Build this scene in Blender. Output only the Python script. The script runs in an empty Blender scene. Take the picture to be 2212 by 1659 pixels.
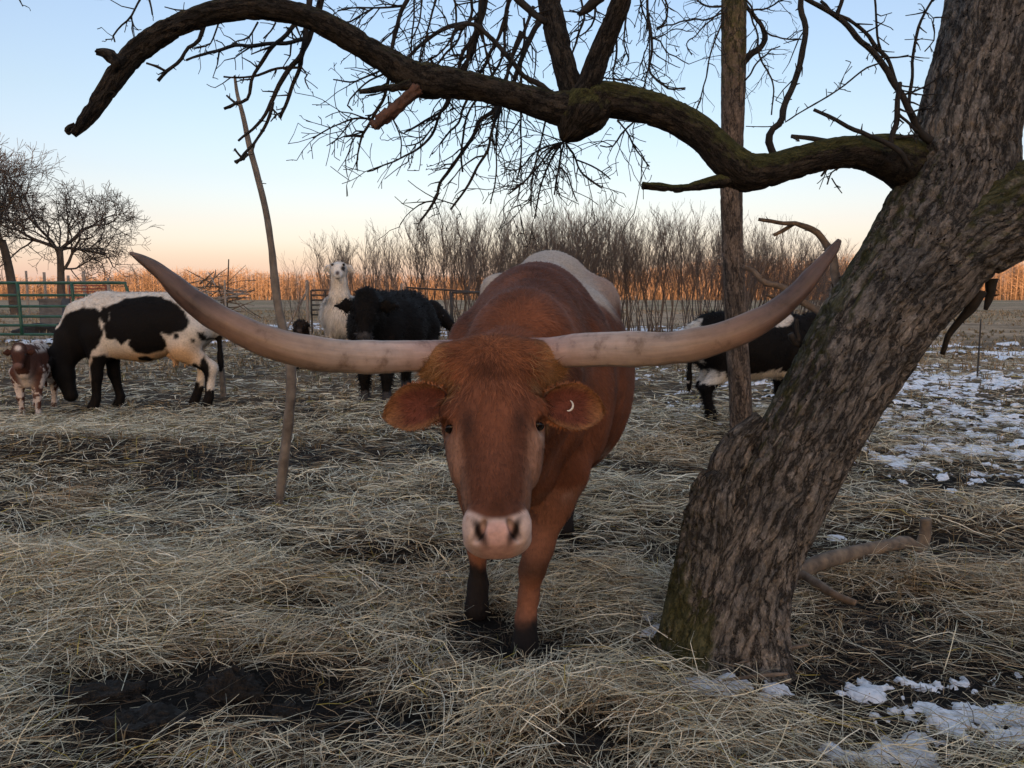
import bpy, math, random
import numpy as np
from mathutils import Vector, Matrix

# ------------------------------------------------------------------ camera, sky, sun
SC = bpy.context.scene
COL = SC.collection
R = math.radians
PW, PH, FPX = 2212.0, 1659.0, 1725.0          # picture units used when reading the photograph
CAMZ, PITCH = 1.3, R(6.25)
cam_d = bpy.data.cameras.new('camera')
cam = bpy.data.objects.new('camera', cam_d)
COL.objects.link(cam)
SC.camera = cam
cam_d.sensor_width = 36.0
cam_d.lens = FPX / PW * 36.0
cam_d.clip_start = 0.05
cam_d.clip_end = 4000.0
cam.location = (0, 0, CAMZ)
cam.rotation_euler = (R(90) - PITCH, 0, 0)

SUN_EL = 2.6
world = bpy.data.worlds.new('World')
SC.world = world
world.use_nodes = True
wn = world.node_tree
bg = wn.nodes['Background']
sky = wn.nodes.new('ShaderNodeTexSky')
sky.sky_type = 'NISHITA'
sky.sun_disc = False
sky.sun_elevation = R(SUN_EL)
sky.sun_rotation = R(180)
sky.dust_density = 1.8
sky.ozone_density = 2.0
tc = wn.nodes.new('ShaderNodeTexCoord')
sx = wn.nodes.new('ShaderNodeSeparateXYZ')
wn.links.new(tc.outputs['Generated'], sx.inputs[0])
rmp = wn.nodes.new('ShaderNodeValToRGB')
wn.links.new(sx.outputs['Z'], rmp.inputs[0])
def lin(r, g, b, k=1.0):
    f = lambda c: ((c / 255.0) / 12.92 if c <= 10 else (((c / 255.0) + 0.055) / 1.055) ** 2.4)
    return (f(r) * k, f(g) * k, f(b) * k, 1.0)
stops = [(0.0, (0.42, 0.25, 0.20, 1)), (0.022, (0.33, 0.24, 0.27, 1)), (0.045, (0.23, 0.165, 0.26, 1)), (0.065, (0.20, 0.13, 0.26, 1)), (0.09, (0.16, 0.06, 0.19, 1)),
         (0.14, (0.11, 0.01, 0.09, 1)), (0.22, (0.08, 0.0, 0.01, 1)), (0.34, (0.06, 0.0, 0.01, 1)), (0.6, (0.17, 0.14, 0.12, 1)), (1.0, (0.24, 0.22, 0.20, 1))]  # upper stops raised out of view to brighten the ground
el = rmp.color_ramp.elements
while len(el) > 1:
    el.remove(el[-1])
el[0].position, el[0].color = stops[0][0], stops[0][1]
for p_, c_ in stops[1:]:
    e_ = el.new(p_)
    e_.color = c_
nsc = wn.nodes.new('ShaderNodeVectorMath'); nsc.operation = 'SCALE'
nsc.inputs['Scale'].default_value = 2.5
wn.links.new(rmp.outputs[0], nsc.inputs[0])
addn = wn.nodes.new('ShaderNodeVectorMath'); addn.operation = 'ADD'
wn.links.new(sky.outputs[0], addn.inputs[0])          # the low-sun sky, plus a pink horizon band and fill light added overhead
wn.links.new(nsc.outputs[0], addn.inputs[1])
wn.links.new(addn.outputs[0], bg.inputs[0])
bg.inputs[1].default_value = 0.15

sun_d = bpy.data.lights.new('sun', 'SUN')
sun_d.energy = 2.0
sun_d.angle = R(0.53)
sun_d.color = (1.0, 0.53, 0.25)
sun = bpy.data.objects.new('sun', sun_d)
COL.objects.link(sun)
sun.rotation_euler = (R(90 - SUN_EL), 0, R(-6))   # low evening sun behind the camera

SC.view_settings.view_transform = 'Standard'
SC.view_settings.look = 'None'
SC.view_settings.exposure = 2.05
SC.view_settings.gamma = 1.0
SC.cycles.use_denoising = True
SC.cycles.max_bounces = 6

# ------------------------------------------------------------------ helpers
def ray(x, y):
    cx, cz = (x - PW / 2) / FPX, -(y - PH / 2) / FPX
    c, s = math.cos(PITCH), math.sin(PITCH)
    return np.array([cx, c + s * cz, -s + c * cz])

def P(x, y, d):
    """point on the line of sight of picture point (x, y) at world depth Y = d"""
    r = ray(x, y)
    t = d / r[1]
    return np.array([r[0] * t, d, CAMZ + r[2] * t])

def G(x, y, z=0.0):
    r = ray(x, y)
    t = (z - CAMZ) / r[2]
    return np.array([r[0] * t, r[1] * t, z])

def _hash(ix, iy, iz, seed):
    h = (ix.astype(np.int64) * 374761393 + iy.astype(np.int64) * 668265263 + iz.astype(np.int64) * 1440662683 + seed * 974634777) & 0xffffffff
    h = ((h ^ (h >> 13)) * 1274126177) & 0xffffffff
    h = ((h ^ (h >> 16)) * 2246822519) & 0xffffffff
    h = h ^ (h >> 15)
    return (h & 0xffffff).astype(np.float64) / float(0xffffff)

def vnoise(p, seed=0):
    p = np.asarray(p, float)
    i = np.floor(p)
    f = p - i
    f = f * f * f * (f * (f * 6 - 15) + 10)
    i = i.astype(np.int64)
    r = 0
    for dx in (0, 1):
        wx = f[..., 0] if dx else 1 - f[..., 0]
        for dy in (0, 1):
            wy = f[..., 1] if dy else 1 - f[..., 1]
            for dz in (0, 1):
                wz = f[..., 2] if dz else 1 - f[..., 2]
                r = r + wx * wy * wz * _hash(i[..., 0] + dx, i[..., 1] + dy, i[..., 2] + dz, seed)
    return r

def fbm(p, octs=4, seed=0, gain=0.5):
    p = np.asarray(p, float)
    a, s, t = 1.0, 0.0, 0.0
    for o in range(octs):
        s = s + a * vnoise(p * (2.03 ** o) + 17.3 * o, seed + o)
        t += a
        a *= gain
    return s / t

def n2(x, y, f, octs=3, seed=0):
    return fbm(np.stack([np.asarray(x) * f, np.asarray(y) * f, np.zeros_like(np.asarray(x, float)) + 0.5], -1), octs, seed)

def sstep(a, b, x):
    t = np.clip((x - a) / (b - a), 0, 1)
    return t * t * (3 - 2 * t)

def mk(name, V, Fc, mat, parent=None, org=None, cols=None, attrs=None, smooth=True, normals=None):
    """one mesh object; V in world space (or local when org is None and the parent carries the transform)"""
    V = np.asarray(V, np.float64).reshape(-1, 3)
    if org is not None:
        V = V - np.asarray(org)
    me = bpy.data.meshes.new(name)
    groups = Fc if isinstance(Fc, list) and len(Fc) and isinstance(Fc[0], np.ndarray) and Fc[0].ndim == 2 else [np.asarray(Fc)]
    groups = [g for g in groups if len(g)]
    me.vertices.add(len(V))
    me.vertices.foreach_set('co', V.astype(np.float32).ravel())
    loops = np.concatenate([g.ravel() for g in groups]).astype(np.int32)
    tot = np.concatenate([np.full(len(g), g.shape[1]) for g in groups])
    starts = np.concatenate([[0], np.cumsum(tot)[:-1]]).astype(np.int32)
    me.loops.add(len(loops))
    me.loops.foreach_set('vertex_index', loops)
    me.polygons.add(len(tot))
    me.polygons.foreach_set('loop_start', starts)
    me.update(calc_edges=True)
    me.polygons.foreach_set('use_smooth', np.full(len(tot), bool(smooth)))
    if cols is not None:
        ca = me.color_attributes.new('Col', 'FLOAT_COLOR', 'POINT')
        c4 = np.ones((len(V), 4), np.float32)
        c4[:, :3] = cols
        ca.data.foreach_set('color', c4.ravel())
    for k, a in (attrs or {}).items():
        a = np.asarray(a, np.float32)
        if a.ndim == 2:
            at = me.attributes.new(k, 'FLOAT_VECTOR', 'POINT')
            at.data.foreach_set('vector', a.ravel())
        else:
            at = me.attributes.new(k, 'FLOAT', 'POINT')
            at.data.foreach_set('value', a)
    if normals is not None:
        me.normals_split_custom_set_from_vertices(np.asarray(normals, np.float32).tolist())
    if mat is not None:
        me.materials.append(mat)
    ob = bpy.data.objects.new(name, me)
    COL.objects.link(ob)
    if parent is not None:
        ob.parent = parent
    elif org is not None:
        ob.location = org
    return ob

def tag(o, label, cat, group=None):
    o['label'] = label
    o['category'] = cat
    if group:
        o['group'] = group
    return o

def thing(name, label, cat, loc=(0, 0, 0), rz=0.0, group=None, scale=1.0):
    o = bpy.data.objects.new(name, None)
    COL.objects.link(o)
    o.empty_display_size = 0.1
    o.location = loc
    o.rotation_euler = (0, 0, rz)
    o.scale = (scale,) * 3
    return tag(o, label, cat, group)

def copy_tree(o, parent=None):
    c = o.copy()
    COL.objects.link(c)
    c.parent = parent
    for ch in o.children:
        copy_tree(ch, c)
    return c

def merge(parts):
    """[(V, F)] -> one V, list of face arrays"""
    Vs, Fs, n = [], {}, 0
    for v, f in parts:
        fs = f if isinstance(f, list) else [f]
        for g in fs:
            if len(g):
                Fs.setdefault(g.shape[1], []).append(g + n)
        Vs.append(v)
        n += len(v)
    return np.concatenate(Vs), [np.concatenate(a) for a in Fs.values()]

def spline(pts, vals, n):
    """Catmull-Rom through pts with values, n samples"""
    pts = np.asarray(pts, float)
    vals = np.asarray(vals, float)
    A = np.concatenate([pts, vals.reshape(len(pts), -1)], 1)
    A = np.concatenate([[2 * A[0] - A[1]], A, [2 * A[-1] - A[-2]]])
    m = len(pts) - 1
    seg = np.linalg.norm(np.diff(pts, axis=0), axis=1)
    cum = np.concatenate([[0], np.cumsum(seg)])
    s = np.linspace(0, cum[-1], n)
    i = np.clip(np.searchsorted(cum, s, 'right') - 1, 0, m - 1)
    t = ((s - cum[i]) / np.maximum(seg[i], 1e-9))[:, None]
    p0, p1, p2, p3 = A[i], A[i + 1], A[i + 2], A[i + 3]
    q = 0.5 * (2 * p1 + (p2 - p0) * t + (2 * p0 - 5 * p1 + 4 * p2 - p3) * t * t + (3 * p1 - p0 - 3 * p2 + p3) * t ** 3)
    return q[:, :3], q[:, 3:], s

def frames(C):
    T = np.gradient(C, axis=0)
    T /= np.linalg.norm(T, axis=1, keepdims=True) + 1e-12
    U = np.zeros_like(C)
    ref = np.array([0, 1.0, 0]) if abs(T[0][1]) < 0.8 else np.array([1.0, 0, 0])
    u = ref - T[0] * ref.dot(T[0])
    u /= np.linalg.norm(u)
    for k in range(len(C)):
        u = u - T[k] * u.dot(T[k])
        u /= np.linalg.norm(u)
        U[k] = u
    return T, U, np.cross(T, U)

def tube(pts, rad, sides=10, n=None, step=None, bump=0.0, bfreq=8.0, seed=0, cap=True, bump2=None):
    pts = np.asarray(pts, float)
    L = np.linalg.norm(np.diff(pts, axis=0), axis=1).sum()
    if n is None:
        n = max(len(pts) * 2, int(L / (step or 0.05)) + 2)
    C, r, s = spline(pts, rad, n)
    r = np.maximum(r[:, 0], 1e-4)
    T, U, B = frames(C)
    th = np.linspace(0, 2 * np.pi, sides, endpoint=False)
    ct, st = np.cos(th), np.sin(th)
    rm = float(np.mean(r))
    co = np.stack([np.broadcast_to(ct * rm, (n, sides)), np.broadcast_to(st * rm, (n, sides)), np.broadcast_to(s[:, None], (n, sides))], -1)
    rr = np.broadcast_to(r[:, None], (n, sides)).copy()
    if bump:
        rr *= 1 + bump * (fbm(co * np.array([1, 1, 0.6]) * bfreq, 3, seed) - 0.5) * 2
    if bump2 is not None:
        rr += bump2(co, rr, s)
    V = C[:, None, :] + rr[..., None] * (ct[None, :, None] * U[:, None, :] + st[None, :, None] * B[:, None, :])
    V = V.reshape(-1, 3)
    i = np.arange(n - 1)[:, None] * sides
    j = np.arange(sides)[None, :]
    j2 = (j + 1) % sides
    Fq = np.stack([i + j, i + j2, i + sides + j2, i + sides + j], -1).reshape(-1, 4)
    Fs = [Fq]
    co = co.reshape(-1, 3)
    if cap:
        V = np.concatenate([V, C[:1], C[-1:]])
        co = np.concatenate([co, [[0, 0, s[0]]], [[0, 0, s[-1]]]])
        a, b = n * sides, n * sides + 1
        jj = np.arange(sides)
        t0 = np.stack([np.full(sides, a), (jj + 1) % sides, jj], -1)
        o = (n - 1) * sides
        t1 = np.stack([np.full(sides, b), o + jj, o + (jj + 1) % sides], -1)
        Fs.append(np.concatenate([t0, t1]))
    return V, Fs, co

def prisms(p0, p1, r0, r1, sides=3):
    p0, p1 = np.asarray(p0, float), np.asarray(p1, float)
    r0, r1 = np.asarray(r0, float), np.asarray(r1, float)
    d = p1 - p0
    d = d / (np.linalg.norm(d, axis=1, keepdims=True) + 1e-12)
    ref = np.where(np.abs(d[:, 2:3]) < 0.9, np.array([[0, 0, 1.0]]), np.array([[1.0, 0, 0]]))
    u = np.cross(d, ref)
    u /= np.linalg.norm(u, axis=1, keepdims=True) + 1e-12
    v = np.cross(d, u)
    n = len(p0)
    th = np.linspace(0, 2 * np.pi, sides, endpoint=False)
    ring = np.cos(th)[None, :, None] * u[:, None] + np.sin(th)[None, :, None] * v[:, None]
    A = p0[:, None] + ring * r0[:, None, None]
    B = p1[:, None] + ring * r1[:, None, None]
    V = np.concatenate([A, B], 1).reshape(-1, 3)
    base = np.arange(n)[:, None] * (2 * sides)
    j = np.arange(sides)[None]
    j2 = (j + 1) % sides
    Fq = np.stack([base + j, base + j2, base + sides + j2, base + sides + j], -1).reshape(-1, 4)
    return V, Fq

# ---- implicit bodies: smooth union of limbs, turned into one continuous surface
class Body:
    def __init__(self, lo, hi, h, fine=None):
        """fine = (lo, hi, h): a box inside which the grid lines lie closer together"""
        self.ax = []
        for i in range(3):
            if fine is None:
                a = np.arange(lo[i], hi[i] + h, h)
            else:
                f0, f1, fh = max(fine[0][i], lo[i]), min(fine[1][i], hi[i]), fine[2]
                a = np.concatenate([np.arange(f0, lo[i] - h, -h)[:0:-1], np.arange(f0, f1, fh), np.arange(f1, hi[i] + h, h)])
            self.ax.append(a)
        self.n = np.array([len(a) for a in self.ax])
        self.D = np.full(self.n, 1.0, np.float32)

    def _win(self, lo, hi, k):
        a = np.clip([np.searchsorted(self.ax[i], lo[i] - k) - 2 for i in range(3)], 0, self.n)
        b = np.clip([np.searchsorted(self.ax[i], hi[i] + k) + 2 for i in range(3)], 0, self.n)
        if np.any(b <= a):
            return None, None
        g = [self.ax[i][a[i]:b[i]] for i in range(3)]
        X = np.stack(np.meshgrid(*g, indexing='ij'), -1)
        return (slice(a[0], b[0]), slice(a[1], b[1]), slice(a[2], b[2])), X

    def _put(self, w, d, k, sub):
        D = self.D[w]
        if sub:
            d = -d
            hh = np.maximum(k - np.abs(D - d), 0) / k
            self.D[w] = np.maximum(D, d) + hh * hh * k / 4
        else:
            hh = np.maximum(k - np.abs(D - d), 0) / k
            self.D[w] = np.minimum(D, d) - hh * hh * k / 4

    def cap(self, a, b, ra, rb, k=0.04, sub=False):
        a, b = np.asarray(a, float), np.asarray(b, float)
        m = max(ra, rb)
        w, X = self._win(np.minimum(a, b) - m, np.maximum(a, b) + m, k)
        if w is None:
            return
        ba = b - a
        t = np.clip(((X - a) @ ba) / (ba @ ba), 0, 1)
        d = np.linalg.norm(X - a - t[..., None] * ba, axis=-1) - (ra + (rb - ra) * t)
        self._put(w, d, k, sub)

    def chain(self, pts, rad, k=0.04):
        for i in range(len(pts) - 1):
            self.cap(pts[i], pts[i + 1], rad[i], rad[i + 1], k)

    def ell(self, c, r, k=0.04, sub=False, M=None):
        c, r = np.asarray(c, float), np.asarray(r, float)
        m = float(max(r))
        w, X = self._win(c - m, c + m, k)
        if w is None:
            return
        q = X - c
        if M is not None:
            q = q @ np.asarray(M, float)          # columns of M = axes
        k0 = np.linalg.norm(q / r, axis=-1)
        k1 = np.linalg.norm(q / (r * r), axis=-1) + 1e-9
        self._put(w, k0 * (k0 - 1) / k1, k, sub)

    def ecap(self, a, b, A, B, side, k=0.05, e=2.0):
        """elliptic tapered limb: A, B = (half width along side, half height)"""
        a, b, side = np.asarray(a, float), np.asarray(b, float), np.asarray(side, float)
        ba = b - a
        L = np.linalg.norm(ba)
        ax = ba / L
        s = side - ax * side.dot(ax)
        s /= np.linalg.norm(s)
        v = np.cross(ax, s)
        m = max(*A, *B)
        w, X = self._win(np.minimum(a, b) - m, np.maximum(a, b) + m, k)
        if w is None:
            return
        q = X - a
        ta = q @ ax
        t = np.clip(ta / L, 0, 1)
        qa = ta - t * L
        W = A[0] + (B[0] - A[0]) * t
        Hh = A[1] + (B[1] - A[1]) * t
        mn = np.minimum(W, Hh)
        kk = (np.abs(q @ s / W) ** e + np.abs(q @ v / Hh) ** e + np.abs(qa / mn) ** e) ** (1 / e)
        self._put(w, (kk - 1) * mn, k, False)

    def mesh(self):
        D = self.D
        S = D < 0
        nx, ny, nz = D.shape
        c = np.zeros((nx - 1, ny - 1, nz - 1), np.int8)
        for dx in (0, 1):
            for dy in (0, 1):
                for dz in (0, 1):
                    c += S[dx:nx - 1 + dx, dy:ny - 1 + dy, dz:nz - 1 + dz]
        act = (c > 0) & (c < 8)
        idx = np.argwhere(act)
        vid = np.full(act.shape, -1, np.int64)
        vid[act] = np.arange(len(idx))
        acc = np.zeros((len(idx), 3))
        cnt = np.zeros(len(idx))
        cor = {}
        for dx in (0, 1):
            for dy in (0, 1):
                for dz in (0, 1):
                    cor[(dx, dy, dz)] = D[idx[:, 0] + dx, idx[:, 1] + dy, idx[:, 2] + dz].astype(float)
        for p in cor:
            for ax in range(3):
                if p[ax] == 0:
                    q = tuple(1 if i == ax else p[i] for i in range(3))
                    a, b = cor[p], cor[q]
                    cr = (a < 0) != (b < 0)
                    t = np.where(cr, a / np.where(cr, a - b, 1), 0)
                    pos = np.array(p, float)[None].repeat(len(idx), 0)
                    pos[:, ax] = t
                    acc += pos * cr[:, None]
                    cnt += cr
        fr = acc / cnt[:, None]
        V = np.stack([self.ax[i][idx[:, i]] * (1 - fr[:, i]) + self.ax[i][idx[:, i] + 1] * fr[:, i] for i in range(3)], 1)
        Q = []
        for ax in range(3):
            sl0 = [slice(1, n - 1) for n in (nx, ny, nz)]
            sl0[ax] = slice(0, (nx, ny, nz)[ax] - 1)
            sl1 = list(sl0)
            sl1[ax] = slice(1, (nx, ny, nz)[ax])
            A, Bq = S[tuple(sl0)], S[tuple(sl1)]
            cr = np.argwhere(A != Bq)
            if not len(cr):
                continue
            inside = A[tuple(cr.T)]
            off = np.ones(3, int)
            off[ax] = 0
            e = cr + off
            o1, o2 = [i for i in range(3) if i != ax]
            def cell(d1, d2):
                m = e.copy()
                m[:, o1] -= d1
                m[:, o2] -= d2
                return vid[tuple(m.T)]
            q = np.stack([cell(0, 0), cell(1, 0), cell(1, 1), cell(0, 1)], -1)
            flip = inside if ax != 1 else ~inside
            q = np.where(flip[:, None], q, q[:, ::-1])
            Q.append(q)
        Q = np.concatenate(Q)
        Q = Q[(Q >= 0).all(1)]
        return V, Q

def relax(V, Q, it=2, f=0.5):
    a = np.concatenate([Q[:, [0, 1]], Q[:, [1, 2]], Q[:, [2, 3]], Q[:, [3, 0]]])
    a = np.concatenate([a, a[:, ::-1]])
    for _ in range(it):
        s = np.zeros_like(V)
        np.add.at(s, a[:, 0], V[a[:, 1]])
        c = np.bincount(a[:, 0], minlength=len(V))[:, None]
        V = V * (1 - f) + f * s / np.maximum(c, 1)
    return V

def vnormals(V, Q):
    n = np.cross(V[Q[:, 2]] - V[Q[:, 0]], V[Q[:, 3]] - V[Q[:, 1]]) if Q.shape[1] == 4 else np.cross(V[Q[:, 1]] - V[Q[:, 0]], V[Q[:, 2]] - V[Q[:, 0]])
    N = np.zeros_like(V)
    for i in range(Q.shape[1]):
        np.add.at(N, Q[:, i], n)
    return N / (np.linalg.norm(N, axis=1, keepdims=True) + 1e-12)

def fur(name, V, Q, cols, N, length, comb, mat, parent, width=0.0014, lift=0.45, seed=0, dens=None, org=None, jitter=0.35, dark=0.35, curl=0.0, droop=0.0):
    """strands of hair as fine ribbons rooted on a skin"""
    rg = np.random.default_rng(seed)
    nrm = vnormals(V, Q)
    if Q.shape[1] == 4:
        Tt = np.concatenate([Q[:, [0, 1, 2]], Q[:, [0, 2, 3]]])
    else:
        Tt = Q
    ar = np.linalg.norm(np.cross(V[Tt[:, 1]] - V[Tt[:, 0]], V[Tt[:, 2]] - V[Tt[:, 0]]), axis=1)
    if dens is not None:
        ar = ar * np.asarray(dens)[Tt].mean(1)
    k = rg.choice(len(Tt), N, p=ar / ar.sum())
    u, v = rg.random(N), rg.random(N)
    fl = u + v > 1
    u[fl], v[fl] = 1 - u[fl], 1 - v[fl]
    w = np.stack([1 - u - v, u, v], -1)
    t = Tt[k]
    p = (V[t] * w[..., None]).sum(1)
    nn = (nrm[t] * w[..., None]).sum(1)
    nn /= np.linalg.norm(nn, axis=1, keepdims=True) + 1e-9
    c = (cols[t] * w[..., None]).sum(1)
    L = length(p) * rg.uniform(0.55, 1.15, N)
    d = comb(p, nn) + rg.normal(0, jitter, (N, 3))
    d = d - nn * (d * nn).sum(1, keepdims=True)
    d /= np.linalg.norm(d, axis=1, keepdims=True) + 1e-9
    lf = lift * rg.uniform(0.5, 1.5, N)[:, None]
    d1 = d * 1.0 + nn * lf * 1.6
    d1 /= np.linalg.norm(d1, axis=1, keepdims=True)
    d2 = d + nn * lf * 0.5 + rg.normal(0, curl, (N, 3)) + np.array([0, 0, -droop])
    d2 /= np.linalg.norm(d2, axis=1, keepdims=True)
    p1 = p + d1 * (L * 0.5)[:, None]
    p2 = p1 + d2 * (L * 0.5)[:, None]
    sd = np.cross(d, nn) + rg.normal(0, 0.2, (N, 3))
    sd /= np.linalg.norm(sd, axis=1, keepdims=True) + 1e-9
    ww = (width * rg.uniform(0.7, 1.3, N))[:, None]
    VV = np.stack([p - sd * ww, p + sd * ww, p1 - sd * ww * 0.75, p1 + sd * ww * 0.75, p2], 1).reshape(-1, 3)
    b = np.arange(N)[:, None] * 5
    Fq = b + np.array([[0, 1, 3, 2]])
    Ft = b + np.array([[2, 3, 4]])
    br = rg.uniform(1 - dark, 1 + dark, N)[:, None]
    cc = np.repeat((c * br)[:, None, :], 5, 1)
    cc[:, :2] *= 0.8
    nv = nn + 0.14 * rg.normal(0, 1, (N, 3))
    nv /= np.linalg.norm(nv, axis=1, keepdims=True)
    o = mk(name, VV, [Fq, Ft], mat, parent, org, cols=cc.reshape(-1, 3), normals=np.repeat(nv[:, None], 5, 1).reshape(-1, 3))
    return o

# ------------------------------------------------------------------ materials
def nodes(name):
    m = bpy.data.materials.new(name)
    m.use_nodes = True
    nt = m.node_tree
    return m, nt, nt.nodes['Principled BSDF']

def N_(nt, typ, **kw):
    n = nt.nodes.new(typ)
    for k, v in kw.items():
        setattr(n, k, v)
    return n

def noise_node(nt, scale, detail=4.0, vec=None, rough=0.55):
    n = N_(nt, 'ShaderNodeTexNoise')
    n.inputs['Scale'].default_value = scale
    n.inputs['Detail'].default_value = detail
    n.inputs['Roughness'].default_value = rough
    if vec is not None:
        nt.links.new(vec, n.inputs['Vector'])
    return n

def ramp_node(nt, src, stops):
    r = N_(nt, 'ShaderNodeValToRGB')
    e = r.color_ramp.elements
    e[0].position, e[0].color = stops[0][0], (*stops[0][1], 1)
    e[1].position, e[1].color = stops[-1][0], (*stops[-1][1], 1)
    for p, c in stops[1:-1]:
        q = e.new(p)
        q.color = (*c, 1)
    nt.links.new(src, r.inputs[0])
    return r

def mixc(nt, fac, a, b, typ='MIX'):
    m = N_(nt, 'ShaderNodeMix', data_type='RGBA', blend_type=typ)
    for sck, v in ((m.inputs['Factor'], fac), (m.inputs['A'], a), (m.inputs['B'], b)):
        if hasattr(v, 'is_linked') or hasattr(v, 'links'):
            nt.links.new(v, sck)
        elif isinstance(v, (tuple, list)):
            sck.default_value = (*v[:3], 1)
        else:
            sck.default_value = v
    return m.outputs['Result']

def bump(nt, bs, height, strength, dist):
    b = N_(nt, 'ShaderNodeBump')
    b.inputs['Strength'].default_value = strength
    b.inputs['Distance'].default_value = dist
    nt.links.new(height, b.inputs['Height'])
    nt.links.new(b.outputs[0], bs.inputs['Normal'])
    return b

def m_attr(name, rough=0.8, nscale=20.0, namp=0.35, bstr=0.0, bdist=0.004, spec=0.25, bscale=None, sheen=0.0):
    """colour from the Col attribute with fine procedural mottling"""
    m, nt, bs = nodes(name)
    at = N_(nt, 'ShaderNodeAttribute', attribute_name='Col')
    tc = N_(nt, 'ShaderNodeTexCoord')
    nz = noise_node(nt, nscale, 5, tc.outputs['Object'])
    rp = ramp_node(nt, nz.outputs['Fac'], [(0.25, (1 - namp,) * 3), (0.75, (1 + namp,) * 3)])
    nt.links.new(mixc(nt, 1.0, at.outputs['Color'], rp.outputs[0], 'MULTIPLY'), bs.inputs['Base Color'])
    bs.inputs['Roughness'].default_value = rough
    bs.inputs['Specular IOR Level'].default_value = spec
    if sheen:
        bs.inputs['Sheen Weight'].default_value = sheen
    if bstr:
        n2_ = noise_node(nt, bscale or nscale * 3, 4, tc.outputs['Object'])
        bump(nt, bs, n2_.outputs['Fac'], bstr, bdist)
    return m

def m_plain(name, c1, c2, scale=12.0, rough=0.7, bstr=0.3, bdist=0.003, spec=0.3, metal=0.0, stretch=None):
    m, nt, bs = nodes(name)
    tc = N_(nt, 'ShaderNodeTexCoord')
    vec = tc.outputs['Object']
    if stretch:
        mp = N_(nt, 'ShaderNodeMapping')
        mp.inputs['Scale'].default_value = stretch
        nt.links.new(vec, mp.inputs[0])
        vec = mp.outputs[0]
    nz = noise_node(nt, scale, 6, vec)
    rp = ramp_node(nt, nz.outputs['Fac'], [(0.3, c1), (0.7, c2)])
    nt.links.new(rp.outputs[0], bs.inputs['Base Color'])
    bs.inputs['Roughness'].default_value = rough
    bs.inputs['Specular IOR Level'].default_value = spec
    bs.inputs['Metallic'].default_value = metal
    if bstr:
        bump(nt, bs, nz.outputs['Fac'], bstr, bdist)
    return m

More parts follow.
